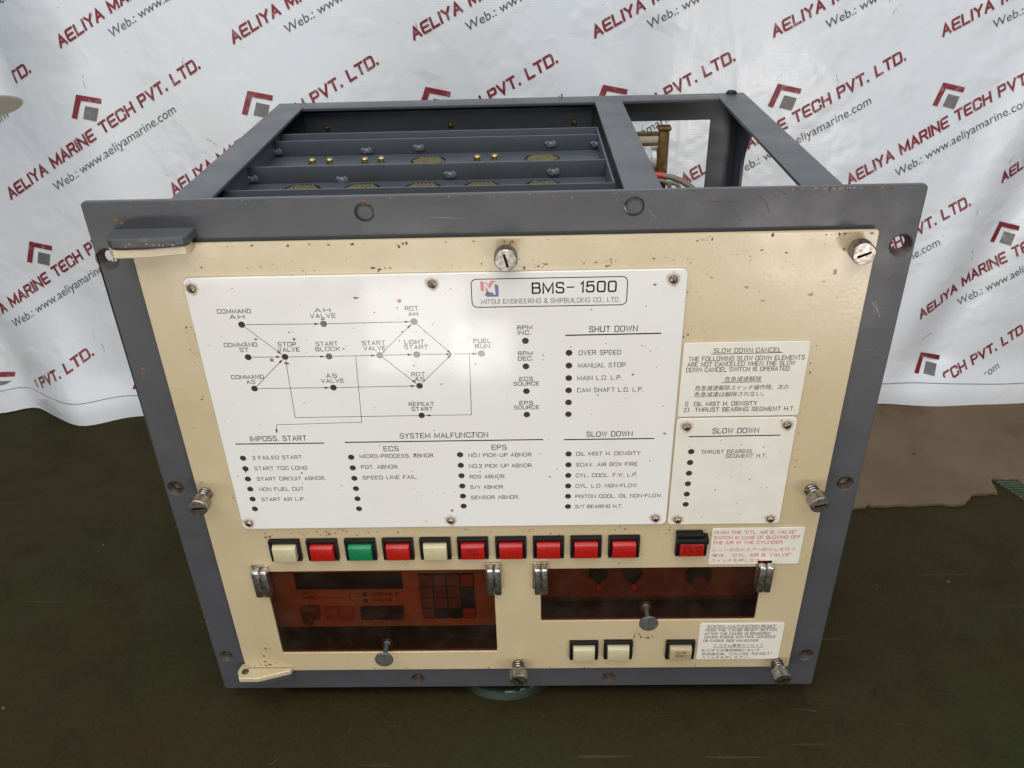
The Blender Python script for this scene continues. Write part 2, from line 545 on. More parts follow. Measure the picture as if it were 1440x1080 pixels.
def sheet(mb, outline, holes, y0, thick, bev, mat=0):
    """a flat sheet facing -y with real holes: a filled 2D curve, extruded and bevelled"""
    cu = bpy.data.curves.new('sheet', 'CURVE')
    cu.dimensions = '2D'
    cu.fill_mode = 'BOTH'
    for poly in [outline] + holes:
        sp = cu.splines.new('POLY')
        sp.points.add(len(poly) - 1)
        for p, q in zip(sp.points, poly):
            p.co = (q[0], q[1], 0, 1)
        sp.use_cyclic_u = True
    cu.extrude = thick / 2 - bev
    cu.bevel_depth = bev
    cu.bevel_resolution = 1
    cu.offset = -bev
    o = bpy.data.objects.new('sheet', cu)
    COL.objects.link(o)
    dg = bpy.context.evaluated_depsgraph_get()
    me = bpy.data.meshes.new_from_object(o.evaluated_get(dg))
    vs = [(v.co.x, y0 + thick / 2 - v.co.z, v.co.y) for v in me.vertices]
    b = bmesh.new()
    bv = [b.verts.new(p) for p in vs]
    for p in me.polygons:
        try:
            b.faces.new([bv[i] for i in p.vertices])
        except ValueError:
            pass
    bmesh.ops.remove_doubles(b, verts=b.verts[:], dist=1e-4)
    bmesh.ops.recalc_face_normals(b, faces=b.faces[:])
    mb.bm(b, mat, False)
    bpy.data.objects.remove(o)
    bpy.data.meshes.remove(me)


# ------------------------------------------------------------------ lettering
# single-stroke letters on a grid 6 high: strokes split by '|', '~' rounds the corners
G = {
    'A': (4.2, '0,0 2.1,6 4.2,0|0.8,2 3.4,2'),
    'B': (4, '0,0 0,6|~0,6 2.4,6 3.8,6 3.8,3.2 2.4,3.2 0,3.2|~0,3.2 2.4,3.2 4.1,3.2 4.1,0 2.4,0 0,0'),
    'C': (4.2, '~4.2,4.3 4,6 2.1,6 0,6 0,3 0,0 2.1,0 4,0 4.2,1.7'),
    'D': (4.2, '0,0 0,6|~0,6 1.6,6 4.2,6 4.2,3 4.2,0 1.6,0 0,0'),
    'E': (3.7, '3.7,0 0,0 0,6 3.7,6|0,3.1 3.2,3.1'),
    'F': (3.6, '0,0 0,6 3.6,6|0,3.1 3.0,3.1'),
    'G': (4.3, '~4.2,4.4 4,6 2.1,6 0,6 0,3 0,0 2.1,0 4.3,0 4.3,2.7|4.3,2.7 2.5,2.7'),
    'H': (4.2, '0,0 0,6|4.2,0 4.2,6|0,3 4.2,3'),
    'I': (0, '0,0 0,6'),
    'J': (3, '~3,6 3,2 3,0 1.5,0 0,0 0,1.6'),
    'K': (4, '0,0 0,6|4,6 0,2.3|1.5,3.6 4,0'),
    'L': (3.5, '0,6 0,0 3.5,0'),
    'M': (5.3, '0,0 0,6 2.65,0.9 5.3,6 5.3,0'),
    'N': (4.3, '0,0 0,6 4.3,0 4.3,6'),
    'O': (4.4, '~@2.2,6 4.4,6 4.4,3 4.4,0 2.2,0 0,0 0,3 0,6'),
    'P': (3.9, '0,0 0,6|~0,6 2.4,6 3.9,6 3.9,2.8 2.4,2.8 0,2.8'),
    'Q': (4.4, '~@2.2,6 4.4,6 4.4,3 4.4,0 2.2,0 0,0 0,3 0,6|2.8,1.6 4.5,-0.3'),
    'R': (4, '0,0 0,6|~0,6 2.4,6 3.9,6 3.9,2.9 2.4,2.9 0,2.9|2.3,2.9 4,0'),
    'S': (4, '~3.8,5.0 3.6,6 2,6 0.1,6 0.1,3.3 2,3.1 4,2.9 4,0 2,0 0.3,0 0,1.1'),
    'T': (4, '2,0 2,6|0,6 4,6'),
    'U': (4.2, '~0,6 0,2.5 0,0 2.1,0 4.2,0 4.2,2.5 4.2,6'),
    'V': (4.2, '0,6 2.1,0 4.2,6'),
    'W': (5.6, '0,6 1.4,0 2.8,6 4.2,0 5.6,6'),
    'X': (4, '0,0 4,6|0,6 4,0'),
    'Y': (4, '0,6 2,3 4,6|2,3 2,0'),
    'Z': (4, '0,6 4,6 0,0 4,0'),
    '0': (3.8, '~@1.9,6 3.8,6 3.8,3 3.8,0 1.9,0 0,0 0,3 0,6'),
    '1': (0.9, '0,4.8 0.9,6 0.9,0'),
    '2': (3.7, '~0,4.6 0,6 1.9,6 3.7,6 3.7,3.6 2,2.2 0,0|0,0 3.8,0'),
    '3': (3.7, '~0,5 0.2,6 1.9,6 3.5,6 3.5,3.3 1.6,3.3|~1.6,3.3 3.8,3.3 3.8,0 1.9,0 0.2,0 0,1'),
    '5': (3.8, '3.5,6 0.4,6 0.2,3.2|~0.2,3.2 1.9,4 3.8,3.8 3.8,0 1.9,0 0.2,0 0,1.2'),
    '.': (0.3, '0.1,0 0.1,0.35'), ',': (0.4, '0.3,0.3 0,-0.9'), ':': (0.3, '0.1,0 0.1,0.35|0.1,3.4 0.1,3.75'),
    '-': (2.2, '0.2,2.9 2,2.9'), '_': (3.4, '0,2.9 3.4,2.9'), '"': (1.4, '0.2,6.2 0,5|1.2,6.2 1,5'), '/': (2.4, '0,0 2.4,6'),
    ')': (1.2, '~0,6.4 1.2,5.4 1.2,0.6 0,-0.4'), '&': (4.2, '~4.2,0 0.7,4.2 0.7,6 2,6 3,6 3,4.3 0,2.6 0,0 1.8,0 3.6,0 4.1,2.4'),
    'e': (3.9, '~3.9,0 1.8,0 0,0 0,3 0,6 1.8,6 3.9,6|0,3 3.4,3'),
}


def chaikin(p, closed, it=2):
    for _ in range(it):
        q = []
        n = len(p)
        rng = range(n if closed else n - 1)
        if not closed:
            q.append(p[0])
        for i in rng:
            a, b = p[i], p[(i + 1) % n]
            q += [(a[0] * .75 + b[0] * .25, a[1] * .75 + b[1] * .25), (a[0] * .25 + b[0] * .75, a[1] * .25 + b[1] * .75)]
        if not closed:
            q.append(p[-1])
        p = q
    return p


GLYPH = {}
for ch, (wd, s) in G.items():
    st = []
    for part_ in s.split('|'):
        rd, cl = part_.startswith('~'), '@' in part_
        pts = [tuple(map(float, q.split(','))) for q in part_.strip('~@').split()]
        if rd:
            pts = chaikin(pts, cl)
        st.append((pts, cl))
    GLYPH[ch] = (wd, st)


def ribbon(pts, t, closed=False, cap=True):
    """left and right edge of a line of width t, mitred"""
    n = len(pts)
    P = [Vector(p) for p in pts]
    if not closed and cap:
        P[0] = P[0] + (P[0] - P[1]).normalized() * t * 0.45
        P[-1] = P[-1] + (P[-1] - P[-2]).normalized() * t * 0.45
    vs = []
    for i in range(n):
        if closed:
            a, b = P[i] - P[i - 1], P[(i + 1) % n] - P[i]
        else:
            a = P[i] - P[i - 1] if i else P[1] - P[0]
            b = P[i + 1] - P[i] if i < n - 1 else a
        a, b = a.normalized(), b.normalized()
        na, nb = Vector((-a.y, a.x)), Vector((-b.y, b.x))
        m = na + nb
        m = na if m.length < 1e-4 else m.normalized()
        k = min(1 / max(m.dot(na), 0.35), 2.2)
        vs += [P[i] + m * (t / 2 * k), P[i] - m * (t / 2 * k)]
    fs = []
    for i in range(n if closed else n - 1):
        j = (i + 1) % n
        fs.append((2 * i, 2 * i + 1, 2 * j + 1, 2 * j))
    return vs, fs


def text_strokes(s, gap=1.9, space=3.6):
    x, out = 0.0, []
    for ch in s:
        if ch == ' ':
            x += space
            continue
        wd, st = GLYPH[ch]
        for pts, cl in st:
            out.append(([(p[0] + x, p[1]) for p in pts], cl))
        x += wd + gap
    return out, x - gap


LAYER = [0]


def letters(mb, s, x0, x1, z, h, t, y, mat, centre=True):
    """fit the line s between x0 and x1; z is its middle (or baseline) in mm"""
    st, wd = text_strokes(s)
    sx = (x1 - x0) / max(wd, 0.01)
    k = h / 6.0
    zb = z - h / 2 if centre else z
    for pts, cl in st:
        LAYER[0] = (LAYER[0] + 1) % 7
        vs, fs = ribbon([(x0 + p[0] * sx, zb + p[1] * k) for p in pts], t, cl)
        yy = y - 0.008 * LAYER[0]
        mb.add([(v.x, yy, v.y) for v in vs], fs, mat)


def line(mb, pts, t, y, mat, closed=False):
    LAYER[0] = (LAYER[0] + 1) % 7
    vs, fs = ribbon(pts, t, closed, cap=False)
    mb.add([(v.x, y - 0.008 * LAYER[0], v.y) for v in vs], fs, mat)


def arrow(mb, a, b, y, mat, back=2.6, t=0.32, ra=2.4):
    A, B = Vector(a), Vector(b)
    d = (B - A).normalized()
    B = B - d * back
    A = A + d * ra
    line(mb, [A[:], B[:]], t, y, mat)
    n = Vector((-d.y, d.x))
    q = [B + d * 0.4, B - d * 3.0 + n * 0.75, B - d * 3.0 - n * 0.75]
    mb.add([(p.x, y - 0.07, p.y) for p in q], [(0, 1, 2)], mat)


def font_mesh(s, bold=0.0):
    cu = bpy.data.curves.new('font', 'FONT')
    cu.body = s
    cu.resolution_u = 3
    cu.offset = bold
    o = bpy.data.objects.new('font', cu)
    COL.objects.link(o)
    dg = bpy.context.evaluated_depsgraph_get()
    me = bpy.data.meshes.new_from_object(o.evaluated_get(dg))
    vs = [(v.co.x, v.co.y) for v in me.vertices]
    fs = [list(p.vertices) for p in me.polygons]
    bpy.data.objects.remove(o)
    bpy.data.meshes.remove(me)
    xs = [v[0] for v in vs]
    return vs, fs, min(xs), max(xs)


def kana(mb, s, x0, x1, z, h, y, mat, shear=0.12):
    """a line of Japanese centred on z, squeezed between x0 and x1"""
    vs, fs, a, b = font_mesh(s, 0.0)
    k = (x1 - x0) / (b - a)
    mb.add([(x0 + (v[0] - a) * k + shear * (v[1] - 0.38) * h, y, z + (v[1] - 0.38) * h * 1.05) for v in vs], fs, mat)


# ------------------------------------------------------------------ top-level things
def thing(name, label, cat, loc, group=None):
    o = bpy.data.objects.new(name, None)
    COL.objects.link(o)
    o.empty_display_size = 0.05
    place(o, None, loc)
    o['label'], o['category'] = label, cat
    if group:
        o['group'] = group
    return o


def tag(o, label, cat, group=None):
    o['label'], o['category'] = label, cat
    if group:
        o['group'] = group
    return o


def again(o, parent, loc):
    """copy of a part together with its own parts"""
    c = o.copy()
    COL.objects.link(c)
    place(c, parent, loc)
    for ch in list(o.children):
        d = ch.copy()
        COL.objects.link(d)
        d.parent = c
        ORIGIN[d.name] = ORIGIN[c.name] + Vector(ch.location) / S
    return c


FL = -12.0
# ------------------------------------------------------------------ floor
mb = MB()
n = 40
for (x0, x1, y0, y1) in ((-3000, 3000, -3200, 2600),):
    mb.add([(x0, y0, FL), (x1, y0, FL), (x1, y1, FL), (x0, y1, FL)], [(0, 1, 2, 3)], 0)
for _ in range(30):
    x, y = random.uniform(-620, 620), random.uniform(-330, 420)
    a, L_ = random.gauss(0.4, 0.9), random.uniform(4, 34)
    cv = random.uniform(-0.012, 0.012)
    pts = []
    for i in range(7):
        t = L_ * i / 6
        pts.append((x + t * math.cos(a + cv * t), y + t * math.sin(a + cv * t)))
    vs, fs = ribbon(pts, random.uniform(0.2, 0.5), cap=False)
    mb.add([(p.x, p.y, FL + 0.06) for p in vs], [f[::-1] for f in fs], 1)
fl = mb.build('floor', ['floor', 'scuff'])
fl['kind'] = 'structure'

# ------------------------------------------------------------------ banner
def sstep(a, b, x):
    t = max(0, min(1, (x - a) / (b - a)))
    return t * t * (3 - 2 * t)


def banner_y(x, z):
    y = 450 + 5 * math.sin(x / 130 + 0.6) * sstep(500, 60, z) + 2.5 * math.sin(x / 47 + z / 90)
    y += 9 * math.exp(-((x - 560 - (z - 230) * 0.30) / 26) ** 2) * sstep(0, 60, z)          # crease on the right
    y -= 5 * math.exp(-((x - 505 - (z - 230) * 0.30) / 22) ** 2)
    y -= 24 * math.exp(-((x + 555 + (z) * 0.10) / 40) ** 2) * sstep(190, 10, z)             # the fold at the bottom left
    y += 16 * math.exp(-((x + 640 + z * 0.12) / 26) ** 2) * sstep(260, 60, z)
    y -= 8 * math.exp(-((x + 455) / 30) ** 2) * sstep(60, 400, z) * 0.5
    y -= 10 * sstep(55, 0, z) * (0.5 + 0.5 * math.sin(x / 85 + 1.0))
    y += 1.2 * math.sin(x / 21 + 2.2 * math.sin(z / 60)) * sstep(200, 20, z)
    return y


def hem(x):
    return FL + 0.6 + 4.0 * (0.5 + 0.5 * math.sin(x / 60.0 + 0.5)) * (1 if x > -480 else 0.4)


mb = MB()
xs = [-1300 + 10 * i for i in range(261)]
zs = [0, 4, 9, 15, 22, 30] + [38 + 10 * i for i in range(96)]
nx = len(xs)
vs = []
for z in zs:
    for x in xs:
        zz = hem(x) + z
        vs.append((x, banner_y(x, zz), zz))
for k in range(len(zs) - 1):
    pass
fs = [(k * nx + i, k * nx + i + 1, (k + 1) * nx + i + 1, (k + 1) * nx + i) for k in range(len(zs) - 1) for i in range(nx - 1)]
mb.add(vs, fs, 0, True)
CX = (14.559448490905538, 417.7844903173075, -30.976253677916123, -10.006956849243144, -36.03954697641926, 15.677962527209548, 6.714887191854143, 9.702293209984836, -7.701927072162045, 18.629506065266142)
CZ = (241.39033099599152, -1.5510206446927508, 403.87421196893683, -0.6586758992965889, -10.029127686835228, -36.011578583013254, 4.333700316916726, -3.2962405732127804, 0.36888658222199194, -5.240625880999687)


def stretch(u, v):
    """where the print at (u, v) of the uncreased cloth hangs now"""
    u, v = u / 400, v / 400 - 0.6
    u = max(-1.7, min(1.7, u))
    v = max(-0.75, min(0.75, v))
    b = (1, u, v, u * u, u * v, v * v, u * v * v, u * u * v, u ** 3, v ** 3)
    return sum(c * q for c, q in zip(CX, b)), sum(c * q for c, q in zip(CZ, b))


HEM_TOP = 33.0


def on_banner(uv, lift=0.45):
    out = []
    for u, v in uv:
        x, z = stretch(u, v)
        z = max(z, HEM_TOP + hem(x) * 0.5)
        out.append((x, banner_y(x, z) - lift, z))
    return out


def fine(pts, step):
    out = [pts[0]]
    for a, b in zip(pts, pts[1:]):
        k = max(1, int(math.dist(a, b) / step))
        out += [(a[0] + (b[0] - a[0]) * i / k, a[1] + (b[1] - a[1]) * i / k) for i in range(1, k + 1)]
    return out


web = font_mesh('Web.: www.aeliyamarine.com')
NAME = 'AeLIYA MARINe TeCH PVT. LTD.'
name_st, name_w = text_strokes(NAME, 1.75, 3.4)
for j in range(-1, 4):
    for i in range(-2, 8):
        Lx, Lz = -460 - 91.5 * (j % 2) + 183 * i, 387 - 163 * j
        if not -760 < Lx < 830:
            continue
        def keep(pts):
            zz = [stretch(*p)[1] for p in pts]
            return max(zz) > HEM_TOP + 1 and min(zz) < 520
        # the chevron and its square
        for poly in ([(0, 0), (25.7, -5.7), (24.3, -11.3), (3.9, -6.9), (-3.9, -26.3), (-9.7, -24.7)],):
            p = [(Lx + a, Lz + b) for a, b in poly]
            if keep(p):
                q = on_banner(p)
                mb.add(q, [(0, 3, 2, 1), (0, 5, 4, 3)], 1)
        p = [(Lx + a, Lz + b) for a, b in ((7.4, -12.6), (21.0, -15.8), (16.2, -29.6), (2.6, -26.2))]
        if keep(p):
            mb.add(on_banner(p), [(3, 2, 1, 0)], 3)
        # the name
        ox, oz = Lx - 99, Lz - 113
        ex, ez = 235.5 / name_w, 138.0 / name_w
        ux, uz = -0.30 * 11 / 6, 0.92 * 11 / 6
        for pts, cl in name_st:
            pts = fine(pts + ([pts[0]] if cl else []), 1.2)
            P2 = [(ox + p[0] * ex + p[1] * ux, oz + p[0] * ez + p[1] * uz) for p in pts]
            if not keep(P2):
                continue
            LAYER[0] = (LAYER[0] + 1) % 7
            vs, fs = ribbon(P2, 2.55)
            mb.add(on_banner([v[:] for v in vs], 0.45 + 0.02 * LAYER[0]), fs, 1)
        # the address line
        wv, wf, wa, wb = web
        ox, oz = Lx - 44.5, Lz - 105.5
        k = 1 / (wb - wa)
        ex, ez = 148 * k, 83.5 * k
        P2 = [(ox + (a - wa) * ex - 0.31 * b * 14.5, oz + (a - wa) * ez + 0.90 * b * 14.5) for a, b in wv]
        if keep(P2):
            q = on_banner(P2, 0.45)
            ok = [stretch(*p)[1] > HEM_TOP - 1 for p in P2]
            mb.add(q, [f for f in wf if any(ok[t] for t in f)], 2)
# scuffs and scratches on the vinyl
for k in range(70):
    u, v = random.uniform(-560, 560), random.uniform(70, 500)
    a, L_ = random.choice((random.gauss(1.45, 0.25), random.gauss(0.4, 0.7))), random.uniform(2, 18)
    cv = random.uniform(-0.05, 0.05)
    n_ = max(3, int(L_ / 1.5))
    P2 = [(u + L_ * i / n_ * math.cos(a + cv * L_ * i / n_), v + L_ * i / n_ * math.sin(a + cv * L_ * i / n_)) for i in range(n_)]
    vs, fs = ribbon(P2, random.uniform(0.25, 0.8), cap=False)
    q = [(p.x, banner_y(p.x, p.y) - 0.4, p.y) for p in vs]
    mb.add(q, [f for f in fs if random.random() < 0.75], 4)
# the seam of the hem
vs, fs = [], []
for x in range(-1290, 1290, 10):
    for dz in (0, 0.7):
        z = HEM_TOP + hem(x) + dz - 3
        vs.append((x, banner_y(x, z) - 0.5, z))
for i in range(0, len(vs) - 2, 2):
    fs.append((i, i + 2, i + 3, i + 1))
mb.add(vs, fs, 2)
ban = mb.build('printed_banner', ['banner', 'print_red', 'print_grey', 'print_square', 'smudge'])
tag(ban, 'white vinyl banner with rows of slanted maroon company lettering hanging behind the metal cabinet', 'banner')

# ------------------------------------------------------------------ things on the floor
mb = MB()
edge = [(250, 229), (310, 231), (352, 236.5), (368, 240), (371, 244), (374, 240.5), (398, 242), (425, 241), (449, 243), (455, 240.5), (473, 241.5)]
edge += [(477, 248), (483, 251), (485, 257), (491, 259), (503, 258), (510, 260), (514.5, 258.5), (516, 268), (519, 284), (527, 285.5), (536, 283), (548, 282.5), (549, 272), (556, 252), (566, 222), (610, 214), (700, 190)]
poly = []
for a, b in zip(edge, edge[1:]):
    k = max(1, int(math.dist(a, b) / 6))
    for i in range(k):
        poly.append((a[0] + (b[0] - a[0]) * i / k + random.uniform(-.5, .5), a[1] + (b[1] - a[1]) * i / k + random.uniform(-.9, .9)))
poly += [(700, 190), (760, 700), (250, 700)]
mb.prism(poly, FL + 0.3, FL + 3.0, 'xy')
tag(mb.build('brown_sheet', 'card'), 'stained brown cardboard sheet with torn edge lying on the floor right of the cabinet', 'cardboard sheet')

mb = MB()
for i in range(13):
    y = 234 + i * 4.2
    xs_ = 520 + (287 - y) * 0.47
    mb.lathe([(0, xs_), (1.5, xs_ + 0.1), (1.5, 600), (0, 600)], 'x', (0, y, FL + 0.9), 8, 0)
mb.prism([(521, 288), (546, 231), (600, 231), (600, 288)], FL + 0.1, FL + 0.7, 'xy')
tag(mb.build('ribbed_scrap', 'ribs'), 'dark green ribbed plastic scrap showing in the tear of the brown sheet', 'plastic scrap')

mb = MB()
rc = (-9.5, 50.0, FL)
prof = [(34, 0.2), (34, 2.6), (38, 3.8), (42.5, 4.0), (44.6, 3.4), (45.6, 1.8), (47.5, 0.7), (49.4, 0.1)]
mb.lathe(prof, 'z', rc, 64, 0)
for k in range(64):
    a = 2 * math.pi * k / 64
    if random.random() < 0.42:
        b = a + 2 * math.pi / 64
        r0, r1 = 43.2 + random.uniform(-.4, .3), 44.6 + random.uniform(-.3, .2)
        mb.add([(rc[0] + r * math.cos(t), rc[1] + r * math.sin(t), FL + zz + 0.1) for r, t, zz in ((r0, a, 3.85), (r1, a, 3.4), (r1, b, 3.4), (r0, b, 3.85))], [(0, 1, 2, 3)], 1)
tag(mb.build('green_ring', ['ringgreen', 'ringpale']), 'round green ring with chipped pale rim on the floor under the front of the cabinet', 'ring')

mb = MB()
P0, P1 = Vector((-487, 330, 398)), Vector((-556, 352, 910))
d = (P1 - P0).normalized()
a = d.cross(Vector((0, 1, 0))).normalized()
b = d.cross(a)
vs = []
for rr, hh in ((0, 1.5), (33, 1.5), (34.5, 0), (36, 1), (36, 250), (36, 500)):
    for k in range(40):
        t = 2 * math.pi * k / 40
        rel = (a * math.cos(t) + b * math.sin(t)) * rr
        vs.append(P0 + d * (hh - (0.30 * rel.y - 0.15 * rel.x if hh < 10 else 0)) + rel)
for j in range(5):
    mb.add(vs[j * 40:(j + 2) * 40], [(k, (k + 1) % 40, 40 + (k + 1) % 40, 40 + k) for k in range(40)], 1 if j < 2 else 0, True)
tag(mb.build('hanging_pipe', ['pipe', 'pipe_end']), 'white pipe with a cream slanted end hanging in front of the banner at far left', 'pipe')

# ------------------------------------------------------------------ the cabinet
cab = thing('control_cabinet', 'grey metal engine control cabinet with cream front panel, white indicator plate and push buttons', 'control cabinet', (0, 140, FL))

# grey front frame with its mounting holes
mb = MB()
holes = [(-77.7, 403.3, 5.6), (76.5, 403.3, 5.6), (-233.2, 378.0, 6.4), (232.0, 377.0, 6.6), (-232.6, 207.2, 5.8), (230.6, 203.9, 5.8),
         (-231.4, 38.1, 5.6), (230.2, 34.2, 5.8), (-79.5, 9.8, 5.4), (75.3, 9.6, 5.4)]
sheet(mb, rrect(-240, 240, 0, 412.8, 2.5), [circle(x, z, r) for x, z, r in holes] + [rrect(-203, 203, 36, 377, 3)], 5, 4, 0.6)
for x, z, r in holes[2:]:                                # countersunk rim of each hole
    mb.lathe([(r + 0.9, 4.98), (r - 0.1, 5.4), (r - 0.3, 6.2), (r * 0.66, 8.6), (r * 0.62, 10.6)], 'y', (x, 0, z), 26, 3)
    mb.lathe([(r + 1.0, 4.97), (r + 0.5, 4.96)], 'y', (x, 0, z), 26, 0)
for i in range(70):                                      # chips along the top edge
    x = random.uniform(-238, 238) if i < 34 else random.gauss(190, 30)
    if abs(x) < 238:
        mb.blot(x, 4.97, 411.6 - random.random() ** 2 * 3, random.uniform(0.25, 0.9), random.choice((1, 2, 1)))
for i in range(90):
    x, z = random.uniform(-236, 236), random.uniform(392, 411)
    if random.random() < 0.45:
        x, z = random.choice((random.uniform(-238, -222), random.uniform(222, 238))), random.uniform(15, 400)
    mb.blot(x, 4.97, z, random.uniform(0.2, 0.62), random.choice((1, 2, 2)))
for x, z in ((-232, 300), (-231, 303.5), (-232.5, 298), (-222, 402), (-219, 400), (-214, 403.5), (-77, 410), (-75, 409)):
    mb.blot(x, 4.96, z, random.uniform(0.7, 1.3), 1)
for pts, t, k in (([(114, 405.2), (122, 405.6), (133.5, 405.2)], 0.3, 2), ([(146.0, 407.8), (149.0, 406.6), (151.0, 404.0), (153.2, 398.6)], 0.45, 2), ([(222.2, 341), (226.0, 336.5), (229, 331)], 0.5, 4), ([(224.2, 341.5), (227.2, 335)], 0.4, 4), ([(-40, 400), (-20, 398.4)], 0.2, 4), ([(90, 396), (84, 402)], 0.18, 4)):
    vs, fs = ribbon(pts, t, cap=False)
    mb.add([(p.x, 4.95, p.y) for p in vs], fs, k)
for i in range(40):
    mb.blot(random.gauss(196, 18) if i < 24 else random.uniform(-230, 230), 4.965, 412.1 - random.random() * 0.8, random.uniform(0.25, 0.6), 4)
frame = mb.build('front_frame', ['grey', 'rust', 'speck', 'hole', 'paint_chip'], cab)
# screws sitting in some of the holes
mb = MB()
mb.lathe([(0, 0.2), (2.2, 0.2), (2.6, 1), (2.6, 1.8), (5.2, 1.9), (5.2, 4.5)], 'y', (0, 0, 0), 22, 0)
b0 = mb.build('bolt', 'spring', frame, (holes[4][0], 8.4, holes[4][1]))
for k in (5, 6, 8, 9):
    again(b0, frame, (holes[k][0], 8.4, holes[k][1]))
# the pads seen through the two top holes
for k in (0, 1):
    mb = MB()
    mb.lathe([(0, 0), (4.0, 0), (4.2, 0.5), (4.9, 0.5), (5.2, 0.9), (5.2, 5)], 'y', (0, 0, 0), 26, 0, False)
    mb.build('hole_pad', 'grey', frame, (holes[k][0] + 0.5, 6.6, holes[k][1] - 0.4))

# chassis
ZT = 406.8
for sgn in (-1, 1):
    mb = MB()
    x0, x1 = (-197, -172.5) if sgn < 0 else (176.5, 201)
    mb.box(x0, x1, 9.2, 284, ZT - 2.5, ZT, 0, 0.5)
    mb.build('side_rail', 'grey', cab)
    mb = MB()
    xo = x0 + 0.4 if sgn < 0 else x1 - 3.0
    n = 6
    b = MB()
    sheet(b, [(12, ZT - 2.6), (12, 2), (30, FL + 0.2), (284, FL + 0.2), (284, ZT - 2.6)], [rrect(40, 254, 110, 386 if sgn > 0 else 300, 34, 8)], 0, 2.6, 0.3)
    mb.add([(xo + 0.0 + p[1], p[0], p[2]) for p in b.v], b.f, 0)
    mb.build('side_panel', 'inner', cab)
mb = MB()
mb.box(-172.4, 176.4, 262, 284, ZT - 2.5, ZT, 0, 0.5)
mb.build('rear_rail', 'grey', cab)
mb = MB()
mb.box(72.8, 95.5, 9.2, 261.9, ZT - 2.4, ZT + 0.3, 0, 0.5)
mb.build('cross_rail', 'grey', cab)
mb = MB()
sheet(mb, [(-193.9, FL + 0.2), (197.9, FL + 0.2), (197.9, ZT - 2.6), (-193.9, ZT - 2.6)], [rrect(102, 174.5, 230, 385.5, 1.5)], 280.5, 2.5, 0.3)
rear = mb.build('rear_panel', 'inner', cab)
mb = MB()
mb.box(-176, 72, 276, 279.8, 376, 400, 0, 0.4)
rp = mb.build('rear_bracket', 'inner', cab)
mb = MB()
mb.lathe([(0, -2.4), (1.6, -2.2), (2.4, -1.2), (2.5, 0)], 'y', (0, 0, 0), 16, 0)
sc0 = mb.build('screw', 'brass', rp, (-156.6, 275.9, 387.5))
for x in (-49.6, 56.7):
    again(sc0, rp, (x, 275.9, 387.5))
mb = MB()
mb.box(-194, 198, 34, 280, FL + 0.2, FL + 2, 0)
mb.build('base_panel', 'inner', cab)
mb = MB()
mb.lathe([(0, 2.6), (3.2, 2.4), (4.4, 1.2), (4.8, 0)], 'z', (0, 0, 0), 20, 0)
mb.build('rail_stud', 'black', cab, (190, 281, ZT))
mb = MB()
mb.tube([(0, 0, 0), (0.3, 0, 3.2)], 0.6, 8)
mb.tube([(-2.4, 0, 0.6), (-2.0, 0.4, 1.6)], 0.5, 8)
mb.build('wire_stub', 'spring', cab, (46, 280, ZT))

# module rack standing inside the chassis
mb = MB()
X0, X1, Y0, Y1, ZR, ZF = -178.0, 71, 58, 201, 401, 389.0
sock = [(-137.3, 97), (-96.5, 96.5), (-54.9, 95.5), (-14.9, 95), (26.5, 94.5), (-57.5, 161), (27.0, 161)]
mb.box(X0, X1, Y0, Y0 + 1.6, 300, ZR, 0, 0.4)
mb.box(X0, X1, Y1 - 1.6, Y1, 300, ZR, 0, 0.4)
mb.box(X0, X0 + 1.6, Y0 + 1.7, Y1 - 1.7, 300, ZR, 0, 0.4)
mb.box(X1 - 1.6, X1, Y0 + 1.7, Y1 - 1.7, 300, ZR, 0, 0.4)
mb.box(X0 + 1.7, X1 - 1.7, 111.5, 113.1, ZF, ZR - 0.4, 0, 0.4)
mb.box(X0 + 1.7, X1 - 1.7, 180, 181.6, ZF, ZR - 0.4, 0, 0.4)
b = MB()
sheet(b, [(X0 + 1.7, Y0 + 1.7), (X1 - 1.7, Y0 + 1.7), (X1 - 1.7, Y1 - 1.7), (X0 + 1.7, Y1 - 1.7)], [circle(x, y, 13) for x, y in sock], 0, 1.5, 0.2)
mb.add([(p[0], p[2], ZF + p[1] - 1.5) for p in b.v], b.f, 0)
rack = mb.build('module_rack', 'inner', cab)
mb = MB()
mb.lathe([(0, -1.2), (12.4, -1.2), (12.6, -3)], 'z', (0, 0, 0), 30, 1)
for i in range(-4, 5):
    for j in range(-4, 5):
        x, y = i * 2.7 + (j % 2) * 1.35, j * 2.35
        if x * x + y * y < 118:
            mb.lathe([(1.15, -1.3), (1.0, 0.3), (0.35, 0.55), (0, 0.55)], 'z', (x, y, 0), 8, 0)
c0 = mb.build('socket_connector', ['pins', 'bronze'], rack, (sock[0][0], sock[0][1], ZF - 0.3))
for x, y in sock[1:]:
    again(c0, rack, (x, y, ZF - 0.3))
mb = MB()
mb.lathe([(3.4, 0), (3.4, 0.6), (1.8, 0.7), (1.8, 1.5), (2.7, 1.6), (2.8, 2.5), (2.2, 3.3), (1.0, 3.8), (0, 3.9)], 'z', (0, 0, 0), 16, 0)
bo0 = mb.build('terminal_stud', 'brass', rack, (-143.8, 161, ZF))
for x in (-130.7, -104.4, -92.3, -20.8, -8.0):
    again(bo0, rack, (x, 161 + random.uniform(-1, 1), ZF))
mb = MB()
for k, (rx, rz, px) in enumerate(((3.6, 2.2, 0), (2.2, 2.6, 2.5), (1.8, 1.6, -2.6))):
    b = bmesh.new()
    bmesh.ops.create_icosphere(b, subdivisions=3, radius=1)
    for v in b.verts:
        v.co = Vector((v.co.x * rx + px, v.co.y * 1.3, v.co.z * rz + (k - 1) * 0.6)) * (1 + 0.1 * math.sin(5 * v.co.x + 3 * v.co.z))
    mb.bm(b, 0, True)
